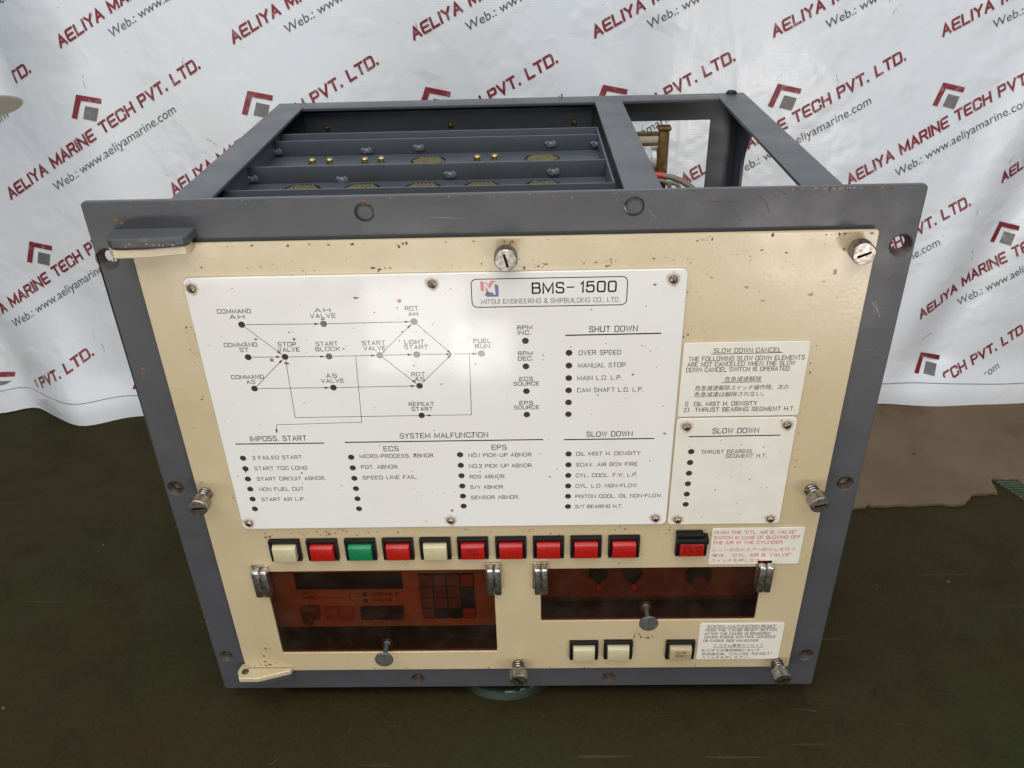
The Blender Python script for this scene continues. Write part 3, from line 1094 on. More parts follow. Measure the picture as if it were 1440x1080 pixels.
bl0 = mb.build('sealant_blob', 'blob', rack, (-106, 179.5, 392.5))
for x, y, z in ((-66, 179, 394), (34, 179, 394.5), (-112, 111, 391), (-37, 111, 393), (34, 110.5, 393.5), (-174.5, 111, 393), (-174.5, 178, 393.5), (68.5, 178.5, 394)):
    again(bl0, rack, (x, y, z))

# tarnished terminal bracket with its tube and cables, seen through the right bay
mb = MB()
mb.box(128.5, 137, 262, 270, 300, 381, 0, 1.0)
mb.box(127, 138.5, 261, 271, 381, 385, 0, 1.5)
mb.box(104, 128, 263, 268, 368.5, 371, 0, 0.3)
mb.box(104, 128, 263, 268, 377.5, 380, 0, 0.3)
mb.prism([(123, 366), (128.5, 366), (128.5, 344), (127, 344)], 262, 270, 'xz', 0)
tb = mb.build('terminal_bracket', 'bronze', cab)
mb = MB()
mb.box(104, 128, 263.5, 268.5, 371.2, 377.3, 0, 0.6)
mb.build('porcelain_bar', 'porcelain', tb)
mb = MB()
mb.lathe([(0, 100), (9, 100), (9.5, 104), (9.5, 118), (7.5, 121), (9.3, 123), (9.2, 126.5), (0, 127)], 'x', (0, 266, 357), 24, 0)
mb.lathe([(0, 104), (7, 104), (7, 126), (0, 127)], 'x', (0, 266, 338), 24, 0)
mb.build('pale_tube', 'glass_tube', tb)


def arc(pts, k=8):
    P = [Vector(p) for p in pts]
    out = []
    for i in range(len(P) - 1):
        p0, p1, p2, p3 = P[max(i - 1, 0)], P[i], P[i + 1], P[min(i + 2, len(P) - 1)]
        for j in range(k):
            t = j / k
            out.append(0.5 * ((2 * p1) + (p2 - p0) * t + (2 * p0 - 5 * p1 + 4 * p2 - p3) * t * t + (3 * p1 - p0 - 3 * p2 + p3) * t ** 3))
    return out + [P[-1]]


mb = MB()
mb.tube(arc([(118, 255, 345), (126, 254, 346), (133, 253, 345.5)]), 3.3, 12, 0)
mb.tube(arc([(133, 253, 345.5), (142, 251, 344), (153, 248, 339), (163, 244, 330), (171, 240, 316), (174, 236, 290), (170, 232, 240)]), 2.6, 12, 1)
mb.build('cable', ['sleeve', 'cable'], cab)
mb = MB()
mb.tube(arc([(118, 250, 343), (134, 248, 342), (139, 247, 334), (144, 246, 324), (148, 245, 300), (150, 244, 240)]), 1.8, 10, 0)
mb.build('cable', 'cable', cab)
mb = MB()
mb.tube(arc([(133, 249, 341), (143, 247, 340), (146, 246, 334), (143, 245, 322), (141, 244, 300), (140, 244, 240)]), 1.8, 10, 0)
mb.build('cable', 'cable', cab)
mb = MB()
mb.tube(arc([(60, 190, 330), (150, 225, 322), (165, 245, 324), (176, 262, 322), (190, 268, 300)]), 3.5, 12, 0)
mb.build('cable', 'sleeve', cab)

# ------------------------------------------------------------------ door
mb = MB()
W1 = (-183, -13.5, 47, 133)
W2 = (21, 183, 79.7, 133)
sheet(mb, rrect(-215.5, 215.8, 26.8, 388.2, 1.2), [rrect(*W1, 1), rrect(*W2, 1)], 0, 3, 0.4)


def scatter(mb, n, fx, fz, lo, hi, mats, y=-0.03):
    for _ in range(n):
        x, z = fx(), fz()
        r = lo + (hi - lo) * random.random() ** 3
        if -214 < x < 214.5 and 28 < z < 387 and not (W1[0] - 2 < x < W1[1] + 2 and W1[2] - 2 < z < W1[3] + 2) and not (W2[0] - 2 < x < W2[1] + 2 and W2[2] - 2 < z < W2[3] + 2):
            mb.blot(x, y - random.random() * 0.02, z, r, random.choice(mats))


U, GA = random.uniform, random.gauss
def cluster(n, cx, cz, sx, sz, lo=0.2, hi=0.85, mats=(1, 1, 2)):
    scatter(mb, n, lambda: GA(cx, sx), lambda: GA(cz, sz), lo, hi, mats)


scatter(mb, 95, lambda: U(-214, 214), lambda: U(28, 387), 0.16, 0.5, (1, 2, 2))
for _ in range(26):                                        # bunches along the upper edge of the plates
    cluster(random.randint(2, 5), U(-190, 190), GA(372.5, 3), 5, 1.2)
for _ in range(22):
    cluster(random.randint(2, 5), U(-178, 100), GA(169.3, 1.6), 4, 1.0)
for _ in range(12):
    cluster(random.randint(1, 4), GA(-192.5, 1.6), U(180, 372), 1.2, 4)
for _ in range(9):
    cluster(random.randint(1, 4), GA(191, 1.6), U(178, 330), 1.0, 4, 0.2, 0.7)
for _ in range(14):
    cluster(random.randint(1, 3), U(-140, 110), U(136, 150), 2.5, 2.5, 0.2, 0.7)
for cx, cz in ((-150, 170), (-170, 167), (-133, 168.5), (-70, 370), (20, 371), (60, 372), (4, 385), (-60, 386), (118, 386), (194, 386)):
    cluster(9, cx, cz, 3.5, 1.1, 0.3, 1.2, (1, 1, 1, 2))
cluster(14, -200, 34, 6, 2.5, 0.4, 1.5)
cluster(10, -196, 48, 3, 6, 0.3, 1.2)
cluster(16, 118, 168, 8, 4, 0.3, 1.2)
cluster(12, 98, 62, 5, 2.5, 0.4, 1.4)
cluster(9, 112, 321, 3, 5, 0.3, 0.9)
cluster(8, 108, 355, 8, 12, 0.5, 1.6, (3,))
cluster(8, 160, 350, 22, 14, 0.5, 2.2, (3,))
cluster(6, 150, 368, 30, 8, 0.5, 1.8, (3,))
for x, z, sp in ((2.7, 380, 6), (205, 380, 6), (-210, 208, 6), (206, 204, 6), (2.5, 33, 6), (206, 32, 6)):
    cluster(9, x, z + 2, sp, sp * 0.8, 0.25, 0.9)
scatter(mb, 60, lambda: U(-214, 214), lambda: 387.4 - random.random() ** 2 * 1.4, 0.3, 1.2, (1, 1, 2))
scatter(mb, 40, lambda: random.choice((-214.8, 214.8)) + U(-0.5, 0.5), lambda: U(30, 380), 0.35, 0.9, (1, 2))
scatter(mb, 40, lambda: U(-214, 214), lambda: 27.6 + random.random() * 1.0, 0.3, 0.9, (1, 2))
door = mb.build('front_panel', ['cream', 'rust', 'speck', 'tan_stain'], cab)

# hinges: the grey leaf belongs to the frame, the cream one to the door
LEAF = [(-225, 4.8), (-223.6, -7), (-221.6, -11.6), (-218, -14.2), (-213, -14.8), (-197, -14.6), (-183, -12.4), (-179, -10.6), (-177.2, -7.6), (-176.6, -3), (-176.6, 4.8)]
mb = MB()
mb.prism(LEAF, 391.2, 397.0, 'xy', 0, 1.3)
for i in range(16):
    t = random.random()
    mb.blot(-216 + 36 * t, -14.95 + 2.3 * max(0, t - 0.45) , 393.8 + random.uniform(-1.0, 1.3), random.uniform(0.3, 0.8), random.choice((1, 2)))
for i in range(9):
    pass
g1 = mb.build('hinge_leaf', ['grey', 'rust', 'paint_chip'], cab)
g1['label'] = 'grey hinge leaf'
mb = MB()
mb.prism([(-224, 3.5), (-223.6, -8), (-219, -13.5), (-200, -12.8), (-179.5, -8.5), (-178, -6), (-178, -0.5), (-214, -0.5), (-214, 3.5)], 385.2, 390.6, 'xy', 0, 0.7)
g2 = mb.build('hinge_leaf', 'cream', cab)
g2['label'] = 'cream hinge leaf'
mb = MB()
mb.prism([(-219.5, 3.8), (-221, -4), (-218, -10.8), (-203, -10.8), (-179, -3.2), (-178, -0.4), (-214, -0.4), (-214, 3.8)], 26.2, 30.6, 'xy', 0, 0.6)
g3 = mb.build('hinge_leaf', 'cream', cab)
mb = MB()
mb.lathe([(2.9, 0.02), (2.9, 0.5), (2.1, 0.55), (2.0, 0.1), (0, 0.1)], 'z', (0, 0, 0), 18, 0)
mb.build('hinge_pin', 'spring', g3, (-214.6, -4.2, 30.6))
mb = MB()
mb.prism([(-219, 4.8), (-218, -9), (-203, -9), (-180, -2.2), (-178, 0), (-178, 4.8)], 20.6, 25.4, 'xy', 0, 0.7)
mb.build('hinge_leaf', 'grey', cab)

# captive thumbscrews
def knurled(mb, r, h0, h1, n=44, mat=0):
    prof = []
    vs, k = [], n * 2
    for rr, h in ((r * 0.62, h1), (r * 0.62, h1), (r * 0.93, h1), (r, h1 + 0.7), (r, h0 - 1.2), (r * 0.86, h0)):
        for i in range(k):
            a = 2 * math.pi * i / k
            q = rr * (1 + (0.035 if (i % 2 and rr == r) else 0))
            vs.append((q * math.cos(a), h, q * math.sin(a)))
    fs = [(j * k + i, j * k + (i + 1) % k, (j + 1) * k + (i + 1) % k, (j + 1) * k + i) for j in range(1, 5) for i in range(k)]
    mb.add(vs, fs, mat, False)


def thumbscrew(loc, out, tilt, slot_deg, dx=0.0):
    """out: how far the spring has pushed the head off the panel"""
    mb = MB()
    r = 6.5
    knurled(mb, r, -out, -out - 9.5)
    # slotted face: two half-moons with a sunk slot between them
    yf = -out - 9.5
    ca, sa = math.cos(math.radians(slot_deg)), math.sin(math.radians(slot_deg))
    hw = 0.75
    for sgn in (-1, 1):
        pts = []
        a0 = math.asin(hw / (r * 0.93))
        for i in range(17):
            a = a0 + (math.pi - 2 * a0) * i / 16
            pts.append((r * 0.93 * math.cos(a), r * 0.93 * math.sin(a) * sgn))
        vs = [(p[0] * ca - p[1] * sa, yf - 0.02 - 0.25 * (1 - abs(p[1]) / r), p[0] * sa + p[1] * ca) for p in pts]
        mb.add(vs, [list(range(17)) if sgn < 0 else list(range(17))[::-1]], 0)
        e = [pts[0], pts[-1]]
        q = [(p[0] * ca - p[1] * sa, p[0] * sa + p[1] * ca) for p in e]
        mb.add([(q[0][0], yf - 0.2, q[0][1]), (q[1][0], yf - 0.2, q[1][1]), (q[1][0], yf + 1.3, q[1][1]), (q[0][0], yf + 1.3, q[0][1])], [(0, 1, 2, 3)], 1)
    e = r * 0.9
    q = [(-e, -hw), (e, -hw), (e, hw), (-e, hw)]
    mb.add([(p[0] * ca - p[1] * sa, yf + 1.3, p[0] * sa + p[1] * ca) for p in q], [(0, 1, 2, 3)], 1)
    mb.lathe([(4.4, 0), (4.6, -1.0), (3.2, -1.4), (3.0, -out)], 'y', (0, 0, 0), 20, 2)
    mb.disc(8.5, (0, -0.045, 0), 24, 'y', 3)
    o = mb.build('thumbscrew', ['steel', 'black', 'spring', 'stain'], cab, loc)
    o.rotation_euler = (tilt[0], 0, tilt[1])
    if out > 4:
        mb = MB()
        pts = []
        turns = 3.2
        for i in range(70):
            t = i / 69
            a = 2 * math.pi * turns * t
            pts.append((4.1 * math.cos(a), -0.8 - (out - 0.6) * t, 4.1 * math.sin(a)))
        mb.tube(pts, 0.6, 7)
        mb.build('spring', 'steel', o, loc)
    return o


thumbscrew((2.7, 0, 379.6), 4.0, (0.0, 0.03), 105)
thumbscrew((204.6, 0, 379.2), 4.0, (0.0, -0.03), 22)
thumbscrew((-209.6, 0, 207.2), 7.5, (0.02, -0.02), 8)
thumbscrew((205.9, 0, 203.5), 7.5, (0.04, 0.08), 12)
thumbscrew((2.5, 0, 33.0), 7.0, (0.05, 0.04), -48)
thumbscrew((206.0, 0, 32.2), 7.0, (0.08, 0.06), 18)

# ------------------------------------------------------------------ indicator plates
PY = -1.6
K, KR, KM, KB, KS, KD = 1, 2, 3, 4, 5, 6          # material slots: ink, red ink, emblem, rust specks
YT = PY - 0.05
mb = MB()
sheet(mb, rrect(-189.2, 109.0, 175.3, 367.6, 4), [], PY, 1.5, 0.4)
yt = YT
T = lambda s, x0, x1, z, h=3.1, t=0.36: letters(mb, s, x0, x1, z, h, t, yt, K)
# flow diagram
for s, x0, x1, z in (('COMMAND', -172.4, -152.2, 345.7), ('AH', -165.6, -156.8, 341.9), ('AH', -113.4, -104.0, 345.4), ('VALVE', -116.6, -101.4, 341.6),
                     ('COMMAND', -172.9, -152.6, 322.8), ('ST', -163.8, -158.6, 319.2), ('COMMAND', -172.9, -152.6, 299.8), ('AS', -163.9, -158.7, 296.2),
                     ('STOP', -139.4, -128.4, 322.6), ('VALVE', -139.9, -126.8, 318.9), ('START', -115.9, -102.6, 322.5), ('BLOCK', -116.6, -101.8, 318.8),
                     ('START', -87.2, -73.3, 322.5), ('VALVE', -86.7, -73.3, 318.8), ('ROT.', -58.6, -50.0, 345.5), ('AH', -57.0, -51.4, 341.8),
                     ('LIGHT', -61.0, -49.1, 322.7), ('START', -61.4, -47.1, 319.1), ('FUEL', -18.6, -8.0, 322.6), ('RUN', -17.7, -8.8, 319.0),
                     ('AS', -112.8, -106.0, 299.7), ('VALVE', -116.3, -102.1, 296.0), ('ROT.', -58.7, -49.4, 299.8), ('AS', -57.0, -51.0, 296.2),
                     ('REPEAT', -62.4, -46.5, 277.6), ('START', -60.8, -47.6, 273.9)):
    T(s, x0, x1, z, 2.6, 0.38)
FLOW = {'cah': (-159.3, 336.6), 'cst': (-159.6, 314.0), 'cas': (-159.8, 291.2), 'stop': (-136.5, 313.8), 'ahv': (-109.2, 336.2), 'sb': (-109.0, 313.6),
        'asv': (-109.3, 291.0), 'sv': (-77.3, 313.8), 'rah': (-54.1, 336.6), 'ls': (-54.3, 313.9), 'ras': (-54.4, 291.3), 'rs': (-54.9, 269.0), 'fr': (-14.2, 313.8)}
F = FLOW
node = (-32.6, 313.8)
for a, b in (('cah', 'ahv'), ('ahv', 'rah'), ('cah', 'stop'), ('cst', 'stop'), ('cas', 'stop'), ('stop', 'sb'), ('sb', 'sv'), ('sv', 'rah'), ('sv', 'ls'), ('sv', 'ras'), ('cas', 'asv'), ('asv', 'ras')):
    arrow(mb, F[a], F[b], yt, K)
for a in ('rah', 'ls', 'ras'):
    arrow(mb, F[a], node, yt, K, back=0.4)
arrow(mb, node, F['fr'], yt, K, ra=1.4)
arrow(mb, (-22.6, 268.9), F['rs'], yt, K, ra=0)
line(mb, [(-21.6, 313.6), (-22.6, 268.9)], 0.32, yt, K)
line(mb, [(-57.2, 268.9), (-137.3, 268.8), (-136.5, 311.4)], 0.32, yt, K)
line(mb, [(-92.4, 313.6), (-94.4, 264.4), (-150.4, 263.4)], 0.32, yt, K)
arrow(mb, (-150.4, 263.4), (-151.6, 256.6), yt, K, back=0.2, ra=0)
# middle column
for s, x0, x1, z in (('RPM', 8.6, 17.4, 331.3), ('INC.', 8.8, 16.6, 327.8), ('RPM', 8.6, 17.3, 313.4), ('DEC.', 8.6, 17.6, 309.8), ('ECS', 9.2, 17.3, 295.2), ('SOURCE', 5.4, 21.2, 291.7), ('EPS', 8.8, 17.1, 277.4), ('SOURCE', 5.2, 21.1, 273.9)):
    T(s, x0, x1, z, 2.5, 0.40)
# name box
line(mb, rrect(-18.2, 73.9, 345.4, 363.6, 3.2, 4), 0.55, yt, K, True)
letters(mb, 'BMS', 18.0, 36.4, 357.2, 6.4, 1.0, yt, K)
line(mb, [(38.2, 357.4), (42.8, 357.5)], 0.8, yt, K)
letters(mb, '1500', 46.8, 67.2, 357.5, 6.4, 1.0, yt, K)
T('MITSUI ENGINEERING & SHIPBUILDING CO., LTD.', -12.6, 69.6, 349.0, 2.8, 0.27)
for poly, k in (([(-12.9, 362.4), (-9.0, 361.3), (-7.9, 358.6), (-7.9, 354.2), (-12.6, 356.2)], KR), ([(-7.9, 360.6), (-6.2, 362.8), (-3.4, 362.0), (-4.9, 360.7), (-7.3, 356.8), (-7.9, 358.0)], KR),
                ([(-10.9, 353.6), (-8.9, 352.2), (-2.1, 352.2), (-2.2, 359.4), (-4.3, 360.5), (-4.3, 354.4), (-7.3, 355.2), (-10.9, 355.0)], KM)):
    mb.add([(p[0], yt - 0.02, p[1]) for p in poly], [list(range(len(poly)))], k)
vs, fs = ribbon([(-10.4, 354.4), (-10.1, 360.8), (-7.3, 355.8), (-4.9, 360.6), (-4.6, 354.2)], 1.3)
mb.add([(v.x, yt - 0.06, v.y) for v in vs], fs, 0)
# shut down
T('SHUT DOWN', 52.3, 81.2, 329.4, 3.6, 0.5)
line(mb, [(37.6, 325.5), (96, 325.8)], 0.8, yt, K)
for s, x0, x1, z in (('OVER SPEED', 46.1, 71.9, 313.2), ('MANUAL STOP', 45.8, 75, 304.2), ('MAIN L.O. L.P.', 45.5, 73.1, 295.1), ('CAM SHAFT L.O. L.P.', 45.6, 87, 286.2)):
    T(s, x0, x1, z, 2.9, 0.38)
# lower tables
T('IMPOSS. START', -169.7, -132.7, 252.6, 3.6, 0.5)
line(mb, [(-180.5, 248.6), (-121.3, 248.4)], 0.8, yt, K)
for k, s in enumerate(('3 FAILED START', 'START TOO LONG', 'START CIRCUIT ABNOR.', 'NON FUEL CUT', 'START AIR L.P.')):
    T(s, -171.3, (-138, -136, -124.6, -141, -141.5)[k], 237.2 - 8.85 * k, 2.7, 0.38)
T('SYSTEM MALFUNCTION', -70.4, -12.7, 253.2, 3.6, 0.5)
line(mb, [(-107.5, 248.7), (23.7, 248.7)], 0.8, yt, K)
T('ECS', -82.2, -72.6, 243.1, 3.5, 0.48)
T('EPS', -10.3, -0.8, 243.0, 3.5, 0.48)
for k, s in enumerate(('MICRO-PROCESS. ABNOR.', 'POT. ABNOR.', 'SPEED LINE FAIL.')):
    T(s, -98.9, (-49, -74, -61.9)[k], 237.2 - 8.9 * k, 2.7, 0.38)
for k, s in enumerate(('NO.1 PICK-UP ABNOR.', 'NO.2 PICK-UP ABNOR.', 'RDS ABNOR.', 'S/V ABNOR.', 'SENSOR ABNOR.')):
    T(s, -26.1, (16.5, 16.4, -2, -3.2, 6.8)[k], 236.8 - 8.9 * k, 2.7, 0.38)
T('SLOW DOWN', 52.2, 81.9, 252.4, 3.6, 0.5)
line(mb, [(37.3, 248.4), (96.5, 248.3)], 0.8, yt, K)
for k, s in enumerate(('OIL MIST H. DENSITY', 'SCAV. AIR BOX FIRE', 'CYL. COOL. F.W. L.P.', 'CYL. L.O. NON-FLOW', 'PISTON COOL. OIL NON-FLOW.', 'S/T BEARING H.T.')):
    T(s, 45.6, (87.8, 86.4, 86.8, 86.8, 104.7, 78.0)[k], 236.8 - 8.95 * k, 2.7, 0.38)
# flecks of dirt on the plate
for _ in range(260):
    mb.blot(U(-186, 106), YT - 0.01, U(178, 365), 0.14 + 0.42 * random.random() ** 4, random.choice((KS, KD, KD, KD)))
for _ in range(60):
    mb.blot(GA(-60, 40), YT - 0.01, GA(325, 16), 0.15 + 0.4 * random.random() ** 3, KD)
for x, z, r in ((-136.3, 309.2, 1.3), (-152.6, 326.4, 1.0), (-109.2, 339.4, 0.9), (-88, 353, 1.0), (24, 312, 0.7), (90, 358, 0.9), (80, 297, 0.8), (103, 252, 0.9), (-129, 326, 1.2), (-40, 190, 1.1), (28, 218, 0.7), (-178, 226, 0.8), (-140, 224, 0.8), (-62, 238, 0.9)):
    mb.blot(x, YT - 0.015, z, r, KS)
plate = mb.build('indicator_plate', ['plate', 'ink', 'mark_red', 'mark_blue', 'ink', 'rust', 'speck'], cab, (0, 0, 0))
# fine hair scratches
mb = MB()
mb.lathe([(2.12, 0.4), (2.12, -0.08), (2.0, -0.12), (0, -0.12)], 'y', (0, 0, 0), 20, 0, False)
lamps = list(FLOW.values())
lamps += [(13.2, z) for z in (322.2, 304.2, 286.1, 268.4)]
lamps += [(40.0, 313.3 - 9.02 * k) for k in range(6)]
lamps += [(-177.6, 237.0 - 8.68 * k) for k in range(6)]
lamps += [(-104.8, 236.6 - 8.8 * k) for k in range(6)]
lamps += [(-31.8, 237.4 - 8.72 * k) for k in range(6)]
lamps += [(40.4, 236.8 - 8.9 * k) for k in range(6)]
l0 = mb.build('indicator_lamp', 'lamp', plate, (lamps[0][0], PY, lamps[0][1]))
for x, z in lamps[1:]:
    again(l0, plate, (x, PY, z))


def screw_proto(parent, loc):
    mb = MB()
    mb.lathe([(2.6, 0), (2.6, -0.5), (2.2, -1.25), (1.3, -1.7), (0.9, -1.75)], 'y', (0, 0, 0), 20, 0)
    # sunk cross
    for a in (0, math.pi / 2):
        ca, sa = math.cos(a + 0.5), math.sin(a + 0.5)
        q = [(-1.5, -0.32), (1.5, -0.32), (1.5, 0.32), (-1.5, 0.32)]
        mb.add([(p[0] * ca - p[1] * sa, -1.80 - 0.01 * a, p[0] * sa + p[1] * ca) for p in q], [(0, 1, 2, 3)], 1)
    mb.disc(1.0, (0, -1.72, 0), 14, 'y', 0)
    mb.disc(7.5, (0, -0.035, 0), 24, 'y', 2)
    return mb.build('screw', ['screw', 'black', 'stain'], parent, loc)


s0 = screw_proto(plate, (-184.6, PY, 361.0))
for x, z in ((-41.2, 361.2), (100.8, 361.2), (-184.2, 180.8), (-41.5, 181.0), (101.4, 180.8)):
    again(s0, plate, (x, PY, z))

# slow down plate on the right
mb = MB()
sheet(mb, rrect(110.2, 187.8, 174.8, 263.4, 3), [], PY, 1.5, 0.4)
T('SLOW DOWN', 134.2, 163.8, 253.6, 3.6, 0.5)
line(mb, [(119.0, 249.3), (178.4, 249.5)], 0.8, yt, K)
T('THRUST BEARING', 128.2, 161.0, 237.0, 2.7, 0.36)
T('SEGMENT H.T.', 144.8, 171.6, 233.3, 2.7, 0.36)
for _ in range(60):
    mb.blot(U(112, 186), YT - 0.01, U(178, 261), 0.14 + 0.5 * random.random() ** 4, random.choice((2, 3, 3)))
plate2 = mb.build('indicator_plate', ['label', 'ink', 'rust', 'speck'], cab)
for k in range(6):
    again(l0, plate2, (121.5, PY, 237.3 - 8.88 * k))
for x, z in ((117.0, 257.0), (181.8, 257.2), (117.0, 179.2), (181.2, 179.0)):
    again(s0, plate2, (x, PY, z))

# instruction labels
mb = MB()
sheet(mb, rrect(110.4, 187.9, 264.4, 318.4, 2), [], -1.1, 1.0, 0.3)
yt = -1.15
T('SLOW DOWN CANCEL', 129.2, 170.2, 312.8, 2.9, 0.38)
line(mb, [(127.6, 310.4), (171.6, 310.8)], 0.4, yt, K)
T('THE FOLLOWING SLOW DOWN ELEMENTS', 114.2, 185.4, 307.2, 2.9, 0.38)
T('ARE NOT CANCELED WHEN THE SLOW', 113.9, 180.0, 303.3, 2.9, 0.38)
T('DOWN CANCEL SWITCH IS OPERATED.', 113.4, 177.9, 299.4, 2.9, 0.38)
kana(mb, '危急減速解除', 137.8, 160.8, 292.3, 4.0, yt, K)
line(mb, [(136.0, 289.8), (161.4, 290.0)], 0.35, yt, K)
kana(mb, '危急減速解除スイッチ操作時、次の', 120.0, 178.6, 286.0, 4.0, yt, K)
kana(mb, '危急減速は解除されない。', 119.8, 164.0, 281.2, 4.0, yt, K)
T('1)  OIL MIST H. DENSITY', 114.6, 160.2, 274.2, 2.8, 0.4)
T('2)  THRUST BEARING SEGMENT H.T.', 114.2, 184.8, 269.8, 2.8, 0.4)
mb.build('instruction_label', ['label', 'ink'], cab)
mb = MB()
sheet(mb, rrect(142.2, 207.2, 136.4, 170.6, 1.5), [], -1.0, 0.9, 0.3)
yt = -1.05
for s, x0, x1, z in (('PUSH THE "CYL. AIR B. VALVE"', 144.3, 201.3, 166.6), ('SWITCH IN CASE OF BLOWING OFF', 144.2, 204.6, 161.8), ('THE AIR IN THE CYLINDER.', 143.9, 193.6, 157.2)):
    T(s, x0, x1, z, 2.6, 0.38)
kana(mb, 'シリンダ内のエアー吹かしを行う', 144.0, 202.6, 150.4, 3.6, yt, K)
kana(mb, '場合、', 144.2, 154.6, 145.3, 3.6, yt, K)
T('"CYL. AIR B. VALVE"', 158.4, 200.8, 145.3, 2.6, 0.38)
kana(mb, 'スイッチを押しなさい。', 144.2, 184.6, 140.3, 3.6, yt, K)
mb.build('instruction_label', ['label', 'ink_red'], cab)['label'] = 'label printed in red'
mb = MB()
sheet(mb, rrect(142.0, 206.2, 36.8, 76.4, 2), [], -1.0, 0.9, 0.3)
for s, x0, x1, z in (('SYSTEM MALFUNCTION RESET', 147.9, 199.4, 73.2), ('PUSH THE "CAUSE RESET" BUTTON', 147.0, 200.8, 69.2), ('AFTER-THE CAUSE IS REMEDIED', 146.5, 195.9, 65.4), ('UNDER ENGINE CONTROL CONSOLE', 146.8, 200.7, 61.8), ('OR ENGINE SIDE MANEUVER.', 146.1, 188.8, 57.8)):
    T(s, x0, x1, z, 2.3, 0.33)
line(mb, [(147.5, 71.3), (199.8, 71.1)], 0.28, yt, K)
kana(mb, 'システム異常のリセット', 154.8, 192.8, 52.4, 3.3, yt, K)
line(mb, [(154.0, 50.1), (193.2, 50.1)], 0.28, yt, K)
T('E/C', 146.2, 152.8, 47.2, 2.3, 0.33)
kana(mb, 'または機側操縦において', 153.6, 190.6, 47.2, 3.2, yt, K)
kana(mb, '原因復旧後、', 146.0, 165.0, 43.0, 3.2, yt, K)
T('"CAUSE RESET"', 166.6, 200.6, 43.0, 2.4, 0.33)
kana(mb, 'スイッチを押しなさい。', 146.4, 183.6, 39.2, 3.0, yt, K)
mb.build('instruction_label', ['label', 'ink'], cab)

# ------------------------------------------------------------------ push buttons
def button(kind, cx, cz, words=(), fw=17.4):
    mb = MB()
    a, b = 11.1, 9.3
    mb.box(-a, a, -3.6, -0.02, b - 2.0, b, 0, 0.3)
    mb.box(-a, a, -3.6, -0.02, -b, -b + 1.6, 0, 0.3)
    mb.box(-a, -a + 1.7, -3.6, -0.02, -b + 1.65, b - 2.05, 0, 0.3)
    mb.box(a - 2.0, a, -3.6, -0.02, -b + 1.65, b - 2.05, 0, 0.3)
    mb.box(-a + 1.7, a - 2.0, -0.6, -0.05, -b + 1.7, b - 2.1, 0)
    o = mb.build('push_button', 'black', cab, (cx, 0, cz))
    c = MB()
    h, f = fw / 2, -6.6
    # cap: sloping top, flat face
    z0, z1, z2 = -7.2, 4.6, 6.6
    vs = [(-h, -0.7, z0), (h, -0.7, z0), (h, -0.7, z2), (-h, -0.7, z2), (-h + .5, f, z0 + .3), (h - .5, f, z0 + .3), (h - .5, f, z1), (-h + .5, f, z1)]
    bb = bmesh.new()
    bv = [bb.verts.new(p) for p in vs]
    for q in ((4, 5, 6, 7), (0, 1, 5, 4), (1, 2, 6, 5), (2, 3, 7, 6), (3, 0, 4, 7), (3, 2, 1, 0)):
        bb.faces.new([bv[i] for i in q])
    bmesh.ops.recalc_face_normals(bb, faces=bb.faces[:])
    bmesh.ops.bevel(bb, geom=bb.edges[:], offset=0.45, segments=2, affect='EDGES', profile=0.5)
    c.bm(bb, 0, True)
    for i, wd in enumerate(words):
        letters(c, wd, -len(wd) * 0.85, len(wd) * 0.85, 1.6 - 3.6 * i if len(words) > 1 else -1, 2.0, 0.34, f - 0.03, 1)
    o2 = c.build('button_cap', [kind, 'ink'], o, (cx, 0, cz))
    o['label'] = {'red': 'red', 'green': 'green', 'ivory': 'ivory', 'ivory_dim': 'yellowed ivory'}[kind] + ' push button'
    return o


BX = [-162.3, -135.3, -107.8, -80.8, -54.1, -27.2, 0.0, 26.8, 53.5, 80.5]
for x, kd, wds in zip(BX, ('ivory', 'red', 'green', 'red', 'ivory', 'red', 'red', 'red', 'red', 'red'), ((), (), (), (), (), ('STOP', 'LIMIT'), (), (), (), ())):
    button(kd, x, 155.6, wds)
big = button('red', 128.3, 156.3, ('CYL.AIR', 'B.VALVE'))
mb = MB()
mb.box(-11.4, 7.5, -5.4, -0.02, 9.4, 12.2, 0, 0.4)
mb.box(-11.2, 11.0, -7.6, -3.4, 5.2, 9.2, 0, 0.5)
mb.build('button_guard', 'black', big, (128.3, 0, 156.3))
button('ivory', 54.0, 49.6)
button('ivory', 80.6, 50.0)
button('ivory_dim', 128.6, 49.4, ('CAUSE', 'RESET'))

# ------------------------------------------------------------------ tinted covers
def cover(win, knob, clamps):
    x0, x1, z0, z1 = win
    mb = MB()
    mb.box(x0 + 0.6, x1 - 0.6, 0.7, 3.2, z0 + 0.6, z1 - 0.6, 0, 0.0)
    o = mb.build('tinted_cover', 'tint', cab)
    k = MB()
    kx, kz, ky = knob
    k.lathe([(5.2, -0.2), (5.2, 0.6), (3.0, 0.62)], 'y', (0, 0, 0), 24, 1)
    k.lathe([(3.2, 0.5), (1.7, -1.0), (1.7, ky + 2.6), (2.6, ky + 2.4), (6.9, ky + 1.8), (7.2, ky + 0.8), (6.8, ky + 0.1), (0, ky)], 'y', (0, 0, 0), 30, 0)
    k.build('cover_knob', ['knob_face', 'bronze'], o, (kx, 0.5, kz))
    for cx0, cx1 in clamps:
        h = MB()
        wd = (cx1 - cx0) / 2
        for i in range(2):
            a = cx0 + i * wd
            p = [(0.2 if i else 0.0, 0)]
            h.box(a + 0.12, a + wd - 0.12, -7.2, 0.0, 113.5, 138.6, 0, 1.3, 3)
        h.box(cx0 - 0.8, cx1 - 0.4, -1.0, -0.03, 114, 140.2, 1, 0.4)
        h.build('cover_hinge', ['chrome', 'screw'], o)
    return o


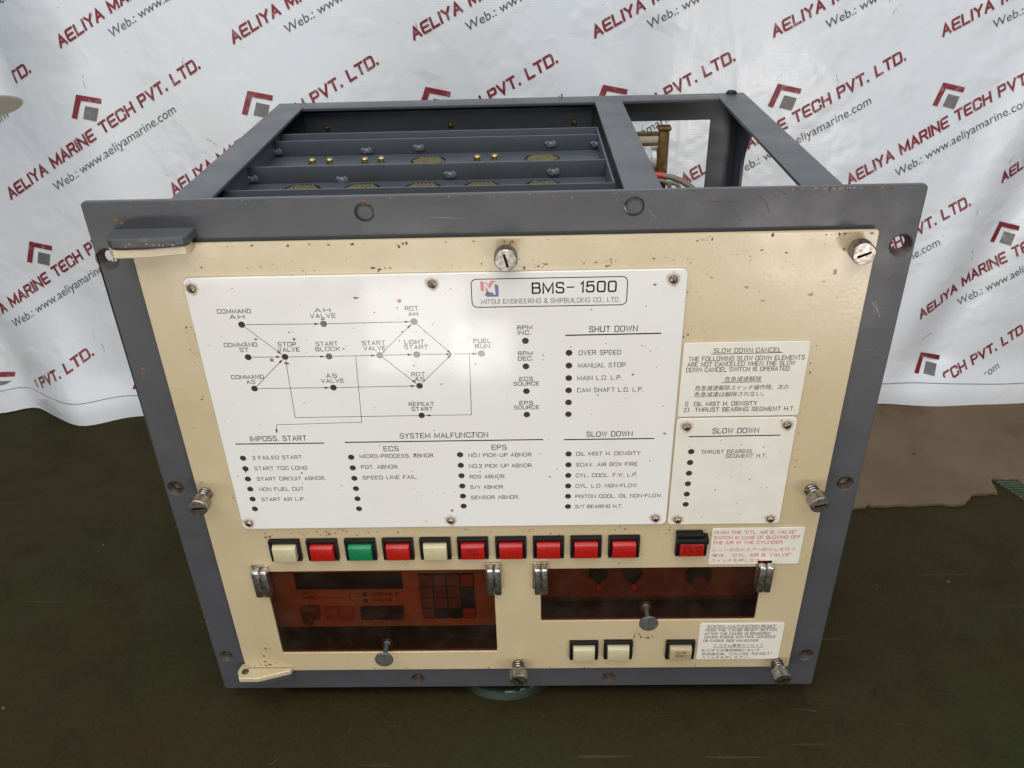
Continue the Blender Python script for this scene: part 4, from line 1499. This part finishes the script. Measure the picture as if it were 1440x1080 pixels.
cover(W1, (-99.6, 56.0, -16.5), ((-190.0, -178.0), (-18.6, -7.4)))
cover(W2, (100.0, 93.2, -17.5), ((16.0, 26.4), (178.2, 188.8)))

# ------------------------------------------------------------------ control boards behind the covers
def board(x0, x1, z0, z1, drop):
    mb = MB()
    mb.box(x0, x1, 25, 28, z0, z1, 0, 0.4)
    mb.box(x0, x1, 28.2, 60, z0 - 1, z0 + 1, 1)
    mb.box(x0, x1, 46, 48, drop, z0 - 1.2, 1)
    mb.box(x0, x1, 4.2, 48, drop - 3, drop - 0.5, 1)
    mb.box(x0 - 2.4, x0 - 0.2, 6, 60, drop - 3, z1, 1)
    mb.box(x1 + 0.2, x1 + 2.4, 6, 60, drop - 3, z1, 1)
    return mb


mb = board(-198, -9, 49, 150, 30)
yt = 24.93
KB_ = 2
letters(mb, 'NEEDLE P.', -112, -90, 85.2, 2.8, 0.5, yt, KB_)
letters(mb, 'VALVE', -112, -97, 78.4, 2.8, 0.5, yt, KB_)
letters(mb, 'SET', -167, -158, 87.0, 2.4, 0.45, yt, KB_)
letters(mb, 'MODE', -169, -157, 81.8, 2.4, 0.45, yt, KB_)
line(mb, [(-155, 81.6), (-130, 81.6), (-130, 85.2), (-120, 85.2)], 0.4, yt, KB_)
line(mb, [(-130, 81.6), (-130, 78.3), (-120, 78.3)], 0.4, yt, KB_)
line(mb, [(-163, 79.5), (-163, 74)], 0.4, yt, KB_)
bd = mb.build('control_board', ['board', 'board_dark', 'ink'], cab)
mb = MB(); mb.box(-170.5, -86.6, 23.2, 24.9, 91.7, 108.2, 0, 0.5)
mb.build('display_window', 'black', bd)
mb = MB()
mb.box(-73.6, -30.6, 23.6, 24.9, 59.8, 106.5, 0, 0.4)
kw, kh = 43.0 / 4, 46.7 / 4
for r in range(4):
    for c in range(4):
        kind = 1
        if c == 3:
            kind = 2 if r in (0, 3) else 3
        if r == 3 and c in (1, 2):
            kind = 3
        xa, za = -73.6 + c * kw, 106.5 - (r + 1) * kh
        mb.box(xa + 0.6, xa + kw - 0.6, 21.6, 23.7, za + 0.6, za + kh - 0.6, kind, 0.4)
mb.build('keypad', ['black', 'key_grey', 'red_dull', 'black'], bd)
mb = MB()
mb.box(-170.2, -155.6, 20.5, 24.9, 61.5, 73.6, 0, 0.6)
mb.lathe([(4.6, 20.4), (4.6, 15), (3.8, 14.4), (0, 14.4)], 'y', (-163.2, 0, 65.5), 20, 1)
mb.box(-163.8, -162.6, 12.8, 14.3, 62.5, 68.5, 1, 0.2)
mb.build('key_switch', ['key_grey', 'bronze'], bd)
for xa, wd, kind in ((-150.8, 10.9, 'red_dull'), (-139.5, 10.9, 'red_dull'), (-122.6, 11.2, 'black'), (-111.2, 11.2, 'black'), (-99.8, 11.4, 'black')):
    mb = MB()
    mb.box(xa + 0.2, xa + wd - 0.2, 20.8, 24.9, 60.3, 72.2, 0, 0.5)
    if kind == 'black':
        letters(mb, {-122.6: 'INC', -111.2: 'DEC'}.get(xa, 'SET'), xa + 2.6, xa + 8.4, 65.6, 2.0, 0.4, 20.75, 1)
    mb.build('key_button', [kind, 'key_grey'], bd)
for x, z in ((-117.7, 85.2), (-117.6, 78.3)):
    mb = MB()
    mb.lathe([(2.1, 0), (2.0, -0.8), (0.9, -1.5), (0, -1.6)], 'y', (0, 0, 0), 16, 0)
    mb.build('board_lamp', 'lamp', bd, (x, 24.9, z))
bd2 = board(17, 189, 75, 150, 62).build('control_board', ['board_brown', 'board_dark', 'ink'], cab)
for x in (65.3, 91.8):
    mb = MB()
    mb.lathe([(7.5, 0), (7.2, -3), (4.0, -4.5), (3.2, -8)], 'y', (0, 0, 0), 20, 0)
    mb.lathe([(1.5, -7), (1.9, -13), (1.9, -14)], 'y', (0, 0, -1.2), 14, 0)
    mb.lathe([(1.9, -13.6), (2.3, -14.6), (1.8, -16.3), (0, -17)], 'y', (0, 0, -1.2), 16, 1)
    mb.build('toggle_switch', ['black', 'red_tip'], bd2, (x, 24.9, 105.5))
mb = MB()
mb.lathe([(10, 0), (10, -2), (7.6, -2.6), (7.2, -9), (6.4, -10), (0, -10)], 'y', (0, 0, 0), 28, 0)
mb.disc(6.0, (0, -10.05, 0), 28, 'y', 1)
mb.build('rotary_knob', ['black', 'red_dim'], bd2, (143, 24.9, 102.5))
